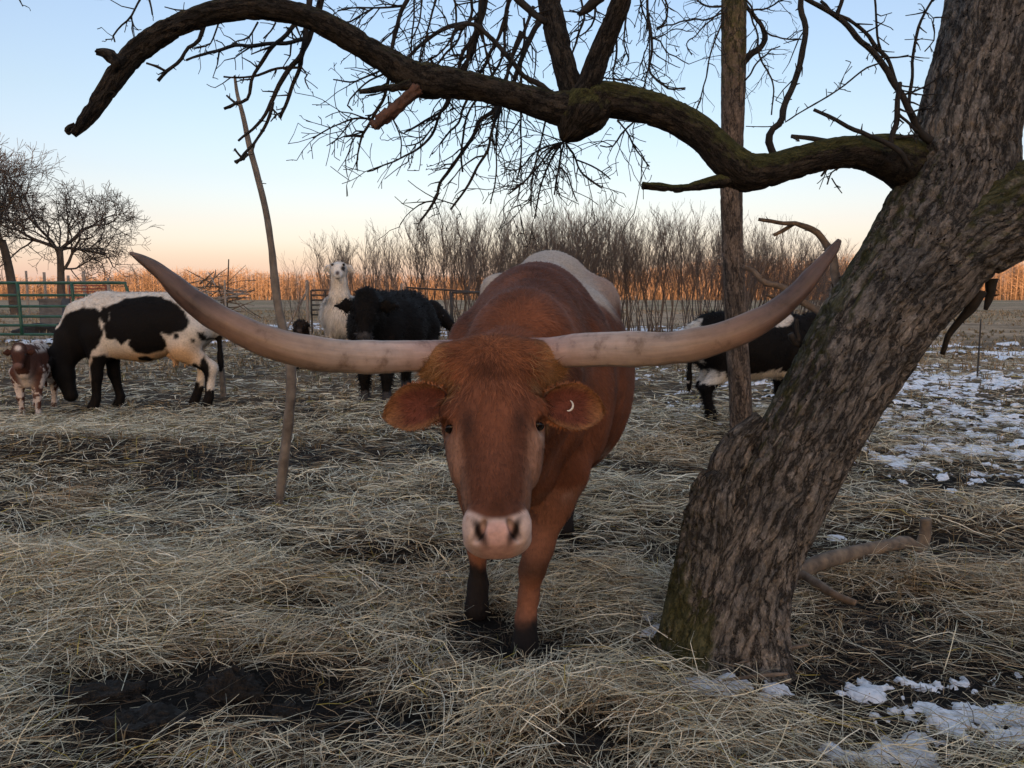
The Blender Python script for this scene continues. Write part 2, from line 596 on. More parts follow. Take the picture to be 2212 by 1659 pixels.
def m_bark(name, base, dark, light, moss=True, scale=14.0, crack=1.0, bdist=0.012):
    """furrowed, flaking bark; bark_co is a seam free coordinate round and along the stem"""
    m, nt, bs = nodes(name)
    co = N_(nt, 'ShaderNodeAttribute', attribute_name='bark_co')
    def mapped(zs):
        mp = N_(nt, 'ShaderNodeMapping')
        mp.inputs['Scale'].default_value = (1.0, 1.0, zs)
        nt.links.new(co.outputs['Vector'], mp.inputs[0])
        return mp.outputs[0]
    long_, mid = mapped(0.20), mapped(0.5)
    wob = noise_node(nt, scale * 1.3, 6, mid, 0.65)
    dv = N_(nt, 'ShaderNodeVectorMath', operation='MULTIPLY_ADD')
    nt.links.new(wob.outputs['Color'], dv.inputs[0])
    dv.inputs[1].default_value = (0.9 / scale,) * 3
    nt.links.new(long_, dv.inputs[2])
    fur_ = noise_node(nt, scale * 2.0, 3, dv.outputs[0], 0.5)           # long furrows
    sb_ = N_(nt, 'ShaderNodeMath', operation='SUBTRACT')
    nt.links.new(fur_.outputs['Fac'], sb_.inputs[0])
    sb_.inputs[1].default_value = 0.5
    ab_ = N_(nt, 'ShaderNodeMath', operation='ABSOLUTE')
    nt.links.new(sb_.outputs[0], ab_.inputs[0])
    fl = N_(nt, 'ShaderNodeTexVoronoi', feature='F1')                   # flakes
    fl.inputs['Scale'].default_value = scale * 3.4
    dv2 = N_(nt, 'ShaderNodeVectorMath', operation='MULTIPLY_ADD')
    nt.links.new(wob.outputs['Color'], dv2.inputs[0])
    dv2.inputs[1].default_value = (0.7 / scale,) * 3
    nt.links.new(mid, dv2.inputs[2])
    nt.links.new(dv2.outputs[0], fl.inputs['Vector'])
    fine = noise_node(nt, scale * 9, 6, mid, 0.7)
    big = noise_node(nt, scale * 0.35, 4, co.outputs['Vector'])
    cr = ramp_node(nt, ab_.outputs[0], [(0.0, (0, 0, 0)), (0.035 * crack, (0.55, 0.55, 0.55)), (0.09 * crack, (1, 1, 1))])
    fr = ramp_node(nt, fine.outputs['Fac'], [(0.28, dark), (0.5, base), (0.74, light)])
    pl = ramp_node(nt, fl.outputs['Color'], [(0.15, (0.70, 0.69, 0.68)), (0.85, (1.28, 1.27, 1.25))])
    c = mixc(nt, 1.0, fr.outputs[0], pl.outputs[0], 'MULTIPLY')
    bg_ = ramp_node(nt, big.outputs['Fac'], [(0.32, (0.70, 0.71, 0.73)), (0.68, (1.28, 1.20, 1.12))])
    c = mixc(nt, 1.0, c, bg_.outputs[0], 'MULTIPLY')
    c = mixc(nt, cr.outputs[0], tuple(x * 0.5 for x in dark), c)
    if moss:
        ms = N_(nt, 'ShaderNodeAttribute', attribute_name='moss')
        mn = noise_node(nt, scale * 2.2, 6, co.outputs['Vector'], 0.65)
        ad = N_(nt, 'ShaderNodeMath', operation='ADD')
        nt.links.new(ms.outputs['Fac'], ad.inputs[0])
        nt.links.new(mn.outputs['Fac'], ad.inputs[1])
        mr = ramp_node(nt, ad.outputs[0], [(0.0, (0, 0, 0)), (0.70, (0, 0, 0)), (1.05, (0.85, 0.85, 0.85))])
        mc = ramp_node(nt, fine.outputs['Fac'], [(0.3, (0.025, 0.028, 0.010)), (0.7, (0.12, 0.115, 0.035))])
        c = mixc(nt, mr.outputs[0], c, mc.outputs[0])
    nt.links.new(c, bs.inputs['Base Color'])
    bs.inputs['Roughness'].default_value = 0.9
    bs.inputs['Specular IOR Level'].default_value = 0.15
    h = N_(nt, 'ShaderNodeMath', operation='MULTIPLY_ADD')
    nt.links.new(cr.outputs[0], h.inputs[0])
    h.inputs[1].default_value = 0.8
    nt.links.new(fine.outputs['Fac'], h.inputs[2])
    h2 = N_(nt, 'ShaderNodeMath', operation='MULTIPLY_ADD')
    nt.links.new(fl.outputs['Color'], h2.inputs[0])
    h2.inputs[1].default_value = 0.45
    nt.links.new(h.outputs[0], h2.inputs[2])
    bump(nt, bs, h2.outputs[0], 1.0, bdist)
    return m
# ------------------------------------------------------------------ ground
def gauss(x, y, cx, cy, rx, ry):
    return np.exp(-(((x - cx) / rx) ** 2 + ((y - cy) / ry) ** 2))

MOUNDS = []          # (cx, cy, rx, ry, height)
def mound(px, py, rx, ry, hgt):
    g = G(px, py)
    MOUNDS.append((g[0], g[1], rx, ry, hgt))
mound(120, 985, 1.5, 0.50, 0.17)      # hay heap beside the calf
mound(60, 1270, 0.55, 0.35, 0.07)
mound(760, 1190, 0.7, 0.35, 0.06)
mound(1010, 1060, 0.5, 0.4, 0.07)
mound(1340, 1075, 0.5, 0.45, 0.08)
mound(1400, 1010, 0.35, 0.3, 0.07)
mound(1180, 1560, 0.3, 0.16, 0.05)
mound(430, 1290, 0.6, 0.25, 0.05)
mound(1570, 1430, 0.5, 0.4, 0.05)
mound(900, 900, 1.2, 0.6, 0.08)
mound(2050, 1130, 0.8, 0.4, 0.07)

HOOFS = [tuple(G(hx, hy)[:2]) for hx, hy in ((1136, 1400), (1031, 1340), (1213, 1165))]
def gh(x, y):
    x, y = np.asarray(x, float), np.asarray(y, float)
    z = (n2(x, y, 0.5, 2, 3) - 0.5) * 0.10 + (n2(x, y, 2.6, 3, 5) - 0.5) * 0.10
    z = z + (n2(x, y, 11.0, 2, 9) - 0.5) * 0.03
    far = sstep(14, 40, np.hypot(x, y))
    z = z * (1 - 0.5 * far)
    for cx, cy, rx, ry, h in MOUNDS:
        z = z + h * gauss(x, y, cx, cy, rx, ry)
    for hx, hy in HOOFS:
        z = z * (1 - gauss(x, y, hx, hy, 0.2, 0.2))
    return z

def gz(p, dz=0.0):
    return np.array([p[0], p[1], float(gh(p[0], p[1])) + dz])

# how thick the pale hay lies (0 bare trampled mud, 1 deep hay) and how warm its colour is
HAYP = []
def hay_patch(px, py, rx, ry, a, warm=0.0):
    g = G(px, py)
    HAYP.append((g[0], g[1], rx, ry, a, warm))
hay_patch(130, 945, 1.6, 0.65, 1.0, 0.25)
hay_patch(60, 1260, 0.7, 0.4, 0.55, 0.3)
hay_patch(150, 1090, 0.22, 0.25, 0.5, 1.0)
hay_patch(760, 1170, 0.95, 0.45, 0.85, 0.05)
hay_patch(420, 1290, 0.8, 0.25, 0.6, 0.1)
hay_patch(880, 1060, 0.6, 0.5, 0.65, 0.0)
hay_patch(1010, 1050, 0.5, 0.5, 0.5, 0.0)
hay_patch(1330, 1110, 0.6, 0.6, 0.95, 0.0)
hay_patch(1420, 985, 0.45, 0.5, 0.6, 0.75)
hay_patch(1330, 1290, 0.35, 0.3, 0.6, 0.1)
hay_patch(1180, 1540, 0.45, 0.18, 0.85, 0.0)
hay_patch(900, 1350, 0.6, 0.3, 0.5, 0.1)
hay_patch(1450, 1560, 0.45, 0.22, 0.6, 0.15)
hay_patch(250, 1350, 0.5, 0.25, 0.4, 0.1)
hay_patch(1000, 1600, 0.5, 0.16, 0.45, 0.2)
hay_patch(450, 1620, 0.35, 0.1, 0.5, 0.2)
hay_patch(60, 1560, 0.3, 0.2, 0.5, 0.1)
hay_patch(1950, 1130, 0.9, 0.4, 0.65, 0.15)
hay_patch(2100, 1300, 0.6, 0.4, 0.25, 0.7)
hay_patch(560, 860, 1.6, 0.9, 0.45, 0.0)
hay_patch(700, 830, 1.5, 1.5, 0.35, 0.0)
hay_patch(1420, 880, 1.5, 1.4, 0.45, 0.1)
hay_patch(330, 840, 2.0, 1.2, 0.3, 0.1)
BARE = []
def bare(px, py, rx, ry, a=1.0):
    g = G(px, py)
    BARE.append((g[0], g[1], rx, ry, a))
bare(300, 1560, 0.26, 0.20)
bare(220, 1500, 0.18, 0.08)
bare(500, 1495, 0.24, 0.13)
bare(660, 1540, 0.16, 0.10)
bare(890, 1565, 0.26, 0.10)
bare(1280, 1610, 0.14, 0.10)
bare(330, 1010, 1.2, 0.35, 0.08)
bare(650, 970, 1.2, 0.4, 0.2)
bare(640, 1330, 0.25, 0.1, 0.7)
bare(2050, 1200, 0.5, 0.15, 0.5)
bare(1900, 1500, 0.6, 0.2, 0.55)
bare(2080, 1060, 0.9, 0.35, 0.5)
bare(560, 905, 0.8, 0.25, 0.3)
HOOF = [(1136, 1420, 0.20, 0.20), (1031, 1350, 0.16, 0.16), (1213, 1165, 0.16, 0.14)]
for hx_, hy_, ha1_, ha2_ in HOOF:
    bare(hx_, hy_, ha1_, ha2_, 0.9)

def hay_amount(x, y):
    base = 0.46 + 0.62 * (n2(x, y, 1.3, 3, 21) - 0.5) * 2
    warm = np.clip((n2(x, y, 1.1, 3, 33) - 0.56) * 3.0, 0, 1) * 0.6
    for cx, cy, rx, ry, a, w in HAYP:
        g = gauss(x, y, cx, cy, rx, ry)
        base = base + a * g
        warm = warm * (1 - g * (1 - w) * 0.8) + g * w
    for cx, cy, rx, ry, a in BARE:
        base = base - 1.3 * a * gauss(x, y, cx, cy, rx, ry)
    out = sstep(9, 15, y)
    base = base * (1 - out) + out * (0.25 * base)
    return np.clip(base, 0, 1.25), np.clip(warm, 0, 1)

SNOWZ = []
def snow_zone(x, y, rx, ry, a):
    SNOWZ.append((x, y, rx, ry, a))
def snow_px(px, py, rx, ry, a):
    g = G(px, py)
    SNOWZ.append((g[0], g[1], rx, ry, a))
snow_px(2090, 1560, 0.24, 0.13, 0.70)
snow_px(1930, 1620, 0.22, 0.08, 0.70)
snow_px(1870, 1500, 0.17, 0.07, 0.66)
snow_px(2050, 1480, 0.22, 0.08, 0.64)
snow_px(1600, 1500, 0.26, 0.08, 0.60)
snow_px(1425, 1390, 0.09, 0.06, 0.70)
snow_px(1405, 1345, 0.05, 0.07, 0.45)
snow_px(1835, 1180, 0.18, 0.12, 0.42)
snow_px(2190, 1590, 0.3, 0.10, 0.62)
snow_px(2100, 1280, 0.3, 0.1, 0.28)
snow_px(2080, 975, 0.9, 0.55, 0.52)
snow_px(2200, 930, 1.2, 0.6, 0.55)
snow_px(2000, 990, 0.5, 0.3, 0.45)
snow_zone(5.2, 8.5, 3.2, 2.6, 0.465)
snow_zone(3.4, 6.0, 1.0, 0.9, 0.47)
snow_zone(6.5, 12.0, 5.5, 3.5, 0.43)
snow_zone(9.0, 20.0, 9, 6.0, 0.42)
snow_zone(1.9, 8.6, 1.0, 1.4, 0.36)
snow_zone(-12.0, 23.0, 5, 1.6, 0.50)
snow_zone(-11.5, 35.0, 6, 7.0, 0.42)
snow_zone(-3.8, 27.0, 1.6, 3.0, 0.45)
snow_zone(4.0, 30.0, 12, 6.0, 0.40)
snow_zone(1.5, 22.0, 5, 3.0, 0.32)
def snow_amount(x, y):
    z = np.zeros_like(np.asarray(x, float))
    for cx, cy, rx, ry, a in SNOWZ:
        z = np.maximum(z, a * gauss(x, y, cx, cy, rx, ry) ** 0.7)
    f = np.where(np.asarray(y) < 3.6, 6.0, np.where(np.asarray(y) < 16, 2.6, 1.1))
    nz = np.where(np.asarray(y) < 3.6, (0.5 * n2(x, y, 7.0, 3, 41) + 0.5 * n2(x, y, 26.0, 4, 42)), np.where(np.asarray(y) < 16, 0.68 * n2(x, y, 9.0, 4, 43) + 0.32 * n2(x, y, 2.4, 3, 44), 0.55 * n2(x, y, 3.2, 3, 45) + 0.45 * n2(x, y, 1.1, 3, 46)))
    return z + ((nz - 0.5) * 1.7 + 0.5) - 0.98

def geo(a, b, step, grow, lim):
    out = [a]
    s = step
    while out[-1] < b:
        s = min(s * grow, lim)
        out.append(out[-1] + s)
    return np.array(out)

xs_p = np.concatenate([np.arange(0, 4.0, 0.06), geo(4.0, 900, 0.06, 1.08, 40)])
xs = np.concatenate([-xs_p[:0:-1], xs_p])
ys = np.concatenate([-geo(0.8, 760, 0.3, 1.2, 40)[::-1] + 1.6, np.arange(0.85, 8.0, 0.055), geo(8.0, 1500, 0.06, 1.06, 40)])
GX, GY = np.meshgrid(xs, ys)
GZ = gh(GX, GY)
nxx, nyy = len(xs), len(ys)
ii = np.arange(nyy - 1)[:, None] * nxx + np.arange(nxx - 1)[None]
GF = np.stack([ii, ii + 1, ii + 1 + nxx, ii + nxx], -1).reshape(-1, 4)
gx, gy = GX.ravel(), GY.ravel()
ha, hw = hay_amount(gx, gy)
mud = np.array([0.007, 0.0056, 0.0045])
brown = np.array([0.020, 0.0145, 0.0095])
field = np.array([0.34, 0.25, 0.165])
green = np.array([0.24, 0.195, 0.11])
gc = mud + (brown - mud) * sstep(0.05, 0.9, ha)[:, None]
gc = gc * (0.75 + 0.5 * n2(gx, gy, 5.0, 3, 51))[:, None]
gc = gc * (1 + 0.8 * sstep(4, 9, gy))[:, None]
fr = sstep(8, 18, np.hypot(gx * 0.6, gy))[:, None]
gr = (sstep(0.45, 0.6, n2(gx, gy, 0.16, 3, 61)) * sstep(24, 60, gy))[:, None]
fc = field + (green - field) * gr
fc = fc * (0.65 + 0.7 * n2(gx, gy, 0.7, 4, 52))[:, None]
dk = sstep(0.5, 0.62, n2(gx, gy, 0.33, 3, 63))[:, None] * (1 - sstep(20, 45, gy))[:, None]
fc = fc * (1 - 0.6 * dk)
fc = fc * (1 - 0.25 * sstep(0.4, 0.65, n2(gx, gy, 2.2, 3, 64)))[:, None]
gc = gc * (1 - fr) + fc * fr
M_ground = m_attr('trampled_ground', 0.95, 26.0, 0.5, 0.9, 0.02, 0.15, 40.0)
_nt = M_ground.node_tree
_bs = _nt.nodes['Principled BSDF']
_c = _bs.inputs['Base Color'].links[0].from_socket
_tc = N_(_nt, 'ShaderNodeTexCoord')
for _s, _lo, _hi in ((3.2, 0.50, 1.45), (0.55, 0.62, 1.35)):
    _n = noise_node(_nt, _s, 6, _tc.outputs['Object'], 0.65)
    _r = ramp_node(_nt, _n.outputs['Fac'], [(0.32, (_lo,) * 3), (0.68, (_hi,) * 3)])
    _c = mixc(_nt, 1.0, _c, _r.outputs[0], 'MULTIPLY')
_nt.links.new(_c, _bs.inputs['Base Color'])
ground = mk('ground', np.stack([gx, gy, GZ.ravel()], -1), GF, M_ground, cols=gc)
ground['kind'] = 'structure'

# ---- snow lying in patches, with real thickness
def snow_sheet(x0, x1, y0, y1, h, thick):
    ax, ay = np.arange(x0, x1, h), np.arange(y0, y1, h)
    X, Y = np.meshgrid(ax, ay)
    m = snow_amount(X, Y)
    Z = gh(X, Y) + 0.008 + thick * np.tanh(m * 14) * (0.7 + 0.6 * n2(X, Y, 14.0, 3, 71)) + np.minimum(m, 0) * 0.25
    keep = m > -0.12
    nx_ = len(ax)
    i = np.arange(len(ay) - 1)[:, None] * nx_ + np.arange(nx_ - 1)[None]
    Fq = np.stack([i, i + 1, i + 1 + nx_, i + nx_], -1).reshape(-1, 4)
    kf = keep.ravel()[Fq].all(1) & (m.ravel()[Fq] > -0.05).any(1)
    Fq = Fq[kf]
    used = np.unique(Fq)
    mp = np.full(X.size, -1)
    mp[used] = np.arange(len(used))
    return np.stack([X.ravel(), Y.ravel(), Z.ravel()], -1)[used], mp[Fq]
M_snow, nt, bs = nodes('old_snow')
tcn = N_(nt, 'ShaderNodeTexCoord')
nz = noise_node(nt, 30, 5, tcn.outputs['Object'])
rp = ramp_node(nt, nz.outputs['Fac'], [(0.28, (0.36, 0.37, 0.40)), (0.50, (0.70, 0.73, 0.79)), (0.8, (0.82, 0.84, 0.88))])
nt.links.new(rp.outputs[0], bs.inputs['Base Color'])
bs.inputs['Roughness'].default_value = 0.6
bs.inputs['Subsurface Weight'].default_value = 0.15
bs.inputs['Subsurface Radius'].default_value = (0.01, 0.012, 0.015)
bump(nt, bs, nz.outputs['Fac'], 0.8, 0.01)
sv, sf = merge([snow_sheet(0.4, 2.3, 1.6, 3.6, 0.010, 0.006), snow_sheet(0.8, 10.0, 3.6, 15.5, 0.028, 0.014), snow_sheet(-20, 22, 16.0, 46, 0.14, 0.05)])
snow = mk('snow', sv, sf, M_snow)
snow['kind'] = 'structure'

# ---- hay: tens of thousands of single dry stalks
M_hay = m_attr('dry_hay', 0.75, 60.0, 0.15, 0, spec=0.3)
def stalks(seed, N, region, lrange, wfun, kind, up=0.16, zspread=0.05, curvy=0.35):
    rg = np.random.default_rng(seed)
    x, y = region(rg, N)
    a, w = hay_amount(x, y)
    if kind == 'hay':
        keep = rg.random(N) < np.clip(a - 0.12, 0, 1) ** 1.25
    elif kind == 'litter':
        keep = rg.random(N) < 0.55 + 0.45 * np.clip(a, 0, 1)
    else:
        keep = rg.random(N) < 0.5 + 0.5 * np.clip(a, 0, 1)
    bx = np.zeros(N)
    for cx, cy, rx, ry, aa in BARE[:6] + BARE[-3:]:
        bx = np.maximum(bx, gauss(x, y, cx, cy, rx * 0.8, ry * 0.8))
    keep &= rg.random(N) > bx * 0.95
    sn = snow_amount(x, y)
    keep &= (sn < -0.02) | (rg.random(N) < 0.25)
    x, y, a, w = x[keep], y[keep], a[keep], w[keep]
    n = len(x)
    flow = n2(x, y, 0.9, 2, 81) * 14.0
    mess = rg.random(n) < 0.45
    ang = np.where(mess, rg.uniform(0, 2 * np.pi, n), flow + rg.normal(0, 0.55, n))
    L = rg.uniform(*lrange, n) * np.where(rg.random(n) < 0.12, 1.6, 1.0)
    kn = rg.normal(0, curvy, (n, 3))
    kn[rg.random(n) < 0.10] *= 3.0
    th = np.stack([ang, ang + kn[:, 0], ang + kn[:, 0] + kn[:, 1]], 1)
    pit = rg.normal(0.02, up, n)
    steep = rg.random(n) < 0.05
    pit = np.where(steep, rg.uniform(0.3, 1.1, n), pit)
    pits = np.stack([pit, pit * 0.6 - 0.06 + rg.normal(0, 0.08, n), pit * 0.2 - 0.18 + rg.normal(0, 0.1, n)], 1)
    z0 = gh(x, y) + rg.random(n) ** 1.4 * (zspread + 0.07 * np.clip(a, 0, 1)) * (1 if kind == 'hay' else 0.5) + 0.004
    p = np.stack([x - np.cos(ang) * L * 0.5, y - np.sin(ang) * L * 0.5, z0 - np.clip(pit, -0.2, 0.2) * L * 0.5], 1)
    pts = [p]
    for s in range(3):
        d = np.stack([np.cos(th[:, s]) * np.cos(pits[:, s]), np.sin(th[:, s]) * np.cos(pits[:, s]), np.sin(pits[:, s])], 1)
        pts.append(pts[-1] + d * (L / 3)[:, None])
    pts = np.stack(pts, 1)
    pts[..., 2] = np.maximum(pts[..., 2], gh(pts[..., 0], pts[..., 1]) + 0.002)
    wd = wfun(y) * rg.uniform(0.55, 1.35, n)
    roll = rg.uniform(-0.9, 0.9, n)
    sd = np.stack([-np.sin(ang) * np.cos(roll), np.cos(ang) * np.cos(roll), np.sin(roll)], 1)
    taper = np.array([0.8, 1.0, 0.9, 0.35])
    off = sd[:, None, :] * (wd[:, None] * taper[None])[..., None]
    VV = np.stack([pts - off, pts + off], 2).reshape(n, 8, 3)
    b = np.arange(n)[:, None, None] * 8
    Fq = (b + np.array([[0, 1, 3, 2], [2, 3, 5, 4], [4, 5, 7, 6]])[None]).reshape(-1, 4)
    pal = np.array([[0.68, 0.61, 0.43], [0.57, 0.55, 0.42], [0.78, 0.74, 0.60], [0.36, 0.275, 0.17], [0.12, 0.084, 0.053]])
    if kind == 'hay':
        pr = [0.33, 0.22, 0.17, 0.16, 0.12]
    elif kind == 'litter':
        pr = [0.08, 0.09, 0.03, 0.30, 0.50]
    else:
        pr = [0.22, 0.25, 0.13, 0.25, 0.15]
    c = pal[rg.choice(5, n, p=pr)] * rg.uniform(0.55, 1.25, n)[:, None]
    if kind == 'litter':
        c *= 0.85
    yl = rg.random(n) < 0.015
    c[yl] = np.array([0.42, 0.33, 0.07])
    wc = np.array([0.34, 0.20, 0.085])
    c = c * (1 - 0.6 * w[:, None]) + wc * 0.6 * w[:, None] * rg.uniform(0.6, 1.2, n)[:, None]
    c = c * (0.74 + 0.26 * np.clip(a, 0, 1))[:, None]
    return VV.reshape(-1, 3), Fq, np.repeat(c[:, None], 8, 1).reshape(-1, 3)

def fan(y0, y1, m=0.85, pw=1.0):
    def f(rg, N):
        u = rg.random(N)
        y = np.sqrt(y0 ** 2 + (y1 ** 2 - y0 ** 2) * u ** pw)
        return (rg.random(N) * 2 - 1) * (m * y + 0.25), y
    return f
batches = [
    stalks(1, 38000, fan(1.5, 3.6), (0.05, 0.13), lambda y: 0.0011 + 0 * y, 'litter', zspread=0.02),
    stalks(2, 64000, fan(1.5, 3.6), (0.11, 0.30), lambda y: 0.0009 + 0.00014 * y, 'hay'),
    stalks(3, 68000, fan(3.6, 9.0), (0.06, 0.16), lambda y: 0.0009 + 0.00026 * y, 'litter', zspread=0.02),
    stalks(4, 80000, fan(3.6, 9.0), (0.13, 0.34), lambda y: 0.0008 + 0.00025 * y, 'hay'),
    stalks(5, 42000, fan(9.0, 20.0), (0.12, 0.32), lambda y: 0.0012 + 0.0004 * y, 'thin', zspread=0.03),
]
hv, hf, hc, nn_ = [], [], [], 0
for v, f, c in batches:
    hv.append(v); hf.append(f + nn_); hc.append(c)
    nn_ += len(v)
hay = mk('hay', np.concatenate(hv), np.concatenate(hf), M_hay, cols=np.concatenate(hc), smooth=False)
hay['kind'] = 'stuff'

# upright tufts of dead grass and stubble, mostly out in the field
def tufts(seed, N):
    rg = np.random.default_rng(seed)
    y = np.sqrt(rg.uniform(1.7 ** 2, 30 ** 2, N))
    x = (rg.random(N) * 2 - 1) * (0.8 * y + 0.3)
    ok = (hay_amount(x, y)[0] < 0.75) & (snow_amount(x, y) < 0.02)
    x, y = x[ok], y[ok]
    k = 7
    n = len(x) * k
    bx = np.repeat(x, k) + rg.normal(0, 0.02, n)
    by = np.repeat(y, k) + rg.normal(0, 0.02, n)
    bz = gh(bx, by) - 0.005
    a = rg.uniform(0, 2 * np.pi, n)
    lean = np.abs(rg.normal(0.35, 0.3, n))
    L = rg.uniform(0.05, 0.16, n)
    d = np.stack([np.cos(a) * np.sin(lean), np.sin(a) * np.sin(lean), np.cos(lean)], 1)
    p0 = np.stack([bx, by, bz], 1)
    p1 = p0 + d * (L * 0.6)[:, None]
    p2 = p1 + (d + np.array([0, 0, -0.5]) + 0.3 * np.stack([np.cos(a), np.sin(a), 0 * a], 1)) * (L * 0.4)[:, None]
    sd = np.stack([-np.sin(a), np.cos(a), 0 * a], 1) * ((0.0012 + 0.00035 * by) * rg.uniform(0.6, 1.2, n))[:, None]
    VV = np.stack([p0 - sd, p0 + sd, p1 - sd, p1 + sd, p2], 1).reshape(-1, 3)
    b = np.arange(n)[:, None] * 5
    c = np.array([0.24, 0.19, 0.115]) * rg.uniform(0.4, 1.25, n)[:, None]
    gcol = rg.random(n) < 0.1
    c[gcol] = np.array([0.10, 0.11, 0.05])
    return VV, [b + np.array([[0, 1, 3, 2]]), b + np.array([[2, 3, 4]])], np.repeat(c[:, None], 5, 1).reshape(-1, 3)
tv, tf, tcx = tufts(7, 3800)
grass = mk('dead_grass', tv, tf, M_hay, cols=tcx, smooth=False)
grass['kind'] = 'stuff'

# coarser dead grass farther out in the field
def far_tufts(seed, N):
    rg = np.random.default_rng(seed)
    y = rg.uniform(14, 75, N)
    x = (rg.random(N) * 2 - 1) * (0.75 * y)
    ok = n2(x, y, 0.3, 3, 62) > 0.45
    x, y = x[ok], y[ok]
    k = 5
    n = len(x) * k
    bx = np.repeat(x, k) + rg.normal(0, 0.12, n)
    by = np.repeat(y, k) + rg.normal(0, 0.12, n)
    a = rg.uniform(0, 2 * np.pi, n)
    L = rg.uniform(0.10, 0.32, n)
    p0 = np.stack([bx, by, gh(bx, by) - 0.01], 1)
    p1 = p0 + np.stack([np.cos(a) * L * 0.6, np.sin(a) * L * 0.6, L * rg.uniform(0.3, 0.9, n)], 1)
    sd = np.stack([-np.sin(a), np.cos(a), 0 * a], 1) * (0.006 + 0.0004 * by)[:, None]
    VV = np.stack([p0 - sd, p0 + sd, p1], 1).reshape(-1, 3)
    c = np.array([0.36, 0.27, 0.165]) * rg.uniform(0.35, 1.2, n)[:, None]
    return VV, np.arange(n * 3).reshape(-1, 3), np.repeat(c, 3, 0)
tv, tf, tcx = far_tufts(8, 9000)
fg = mk('field_grass', tv, tf, M_hay, cols=tcx, smooth=False)
fg['kind'] = 'stuff'

# lumps of dark trampled dung
M_dung = m_plain('dark_dung', (0.006, 0.005, 0.0045), (0.022, 0.017, 0.013), 60, 0.8, 1.0, 0.02, 0.3)
def lump(px, py, rx, ry, hz, seed, label):
    g = gz(G(px, py), -0.02)
    u = np.linspace(0, 2 * np.pi, 40, endpoint=False)
    v = np.linspace(0.02, np.pi * 0.56, 18)
    U, Vv = np.meshgrid(u, v)
    D = np.stack([np.cos(U) * np.sin(Vv), np.sin(U) * np.sin(Vv), np.cos(Vv)], -1)
    r = 1 + 0.7 * (fbm(D * 2.2 + seed, 4, seed) - 0.5) + 1.0 * (fbm(D * 6 + seed, 4, seed + 5, 0.7) - 0.5)
    V = (D * r[..., None] * np.array([rx, ry, hz * 0.7])).reshape(-1, 3)
    i = np.arange(17)[:, None] * 40
    j = np.arange(40)[None]
    Fq = np.stack([i + j, i + 40 + j, i + 40 + (j + 1) % 40, i + (j + 1) % 40], -1).reshape(-1, 4)
    V = np.concatenate([V, [[0, 0, hz * 0.7 * r[0].mean()]]])
    jj = np.arange(40)
    Ft = np.stack([np.full(40, len(V) - 1), jj, (jj + 1) % 40], -1)
    o = mk('dung_heap', V, [Fq, Ft], M_dung)
    o.location = g
    tag(o, label, 'dung', 'dark dung heaps trodden into the hay')
lump(305, 1585, 0.15, 0.11, 0.10, 1, 'large rounded dark dung heap with a smooth shiny side, widest of the heaps')
lump(235, 1510, 0.17, 0.07, 0.07, 2, 'flat black dung heap lying behind the large rounded one')
lump(500, 1500, 0.10, 0.07, 0.10, 3, 'tall crumbly black dung heap standing upright in the hay')
lump(625, 1535, 0.08, 0.05, 0.05, 4, 'small low dung heap beside the tall crumbly one')
lump(870, 1580, 0.13, 0.07, 0.06, 5, 'broken black dung heap below the longhorn, straw across it')
lump(1270, 1620, 0.08, 0.06, 0.06, 6, 'small dark dung heap half under pale hay near the leaning tree')

# ------------------------------------------------------------------ far woods, and an unseen ridge added behind to shade the yard
M_wood = m_attr('bare_far_wood', 0.9, 0.2, 0.35, 0, spec=0.1)
def far_wood(seed, x0, x1, yfun, hfun, n, tw):
    rg = np.random.default_rng(seed)
    x = rg.uniform(x0, x1, n)
    y = yfun(x) + rg.uniform(0, 26, n)
    h = hfun(x) * np.where(rg.random(n) < 0.25, rg.uniform(0.2, 0.5, n), rg.uniform(0.72, 1.06, n))
    p0 = np.stack([x, y, np.zeros(n) - 0.2], 1)
    p1 = p0 + np.stack([rg.normal(0, 0.5, n), rg.normal(0, 0.5, n), h * 0.9], 1)
    V1, F1 = prisms(p0, p1, 0.05 + 0.006 * h, np.full(n, 0.03), 3)
    m = n * tw
    t = rg.uniform(0.12, 0.92, m)
    b0 = np.repeat(p0, tw, 0) * (1 - t[:, None]) + np.repeat(p1, tw, 0) * t[:, None]
    a = rg.uniform(0, 2 * np.pi, m)
    ln = np.repeat(h, tw) * rg.uniform(0.10, 0.30, m) * (1.15 - 0.6 * t)
    ln = np.where(rg.random(m) < 0.3, ln * 1.3, ln)
    b1 = b0 + np.stack([np.cos(a) * ln * 0.95, np.sin(a) * ln * 0.95, ln * rg.uniform(0.1, 0.9, m)], 1)
    sd = rg.normal(0, 1, (m, 3))
    sd /= np.linalg.norm(sd, axis=1, keepdims=True)
    wv = 0.085
    V2 = np.stack([b0 - sd * wv, b0 + sd * wv, b1], 1).reshape(-1, 3)
    F2 = np.arange(m * 3).reshape(-1, 3)
    tone = rg.uniform(0.75, 1.15, n)
    base = np.array([0.35, 0.245, 0.165])
    c1 = np.repeat(base[None] * tone[:, None] * 0.9, 6, 0)
    c2 = np.repeat(base[None] * np.repeat(tone, tw)[:, None] * rg.uniform(0.75, 1.2, m)[:, None], 3, 0)
    V, F = merge([(V1, F1), (V2, F2)])
    return V, F, np.concatenate([c1, c2])
def wood_h(x):
    return 11.0 + 7.0 * sstep(25, 80, x) + 1.2 * np.sin(x * 0.045 + 1) + 6.0 * (n2(x, x * 0, 0.035, 3, 95) - 0.5) + 3.0 * (n2(x, x * 0, 0.2, 2, 96) - 0.5) + 1.0 * (x < -60)
wv_, wf_, wc_ = far_wood(5, -330, 330, lambda x: 302 - 8 * sstep(20, 90, x), wood_h, 6800, 36)
fw = mk('far_wood', wv_, wf_, M_wood, cols=wc_, smooth=False)
fw['kind'] = 'stuff'
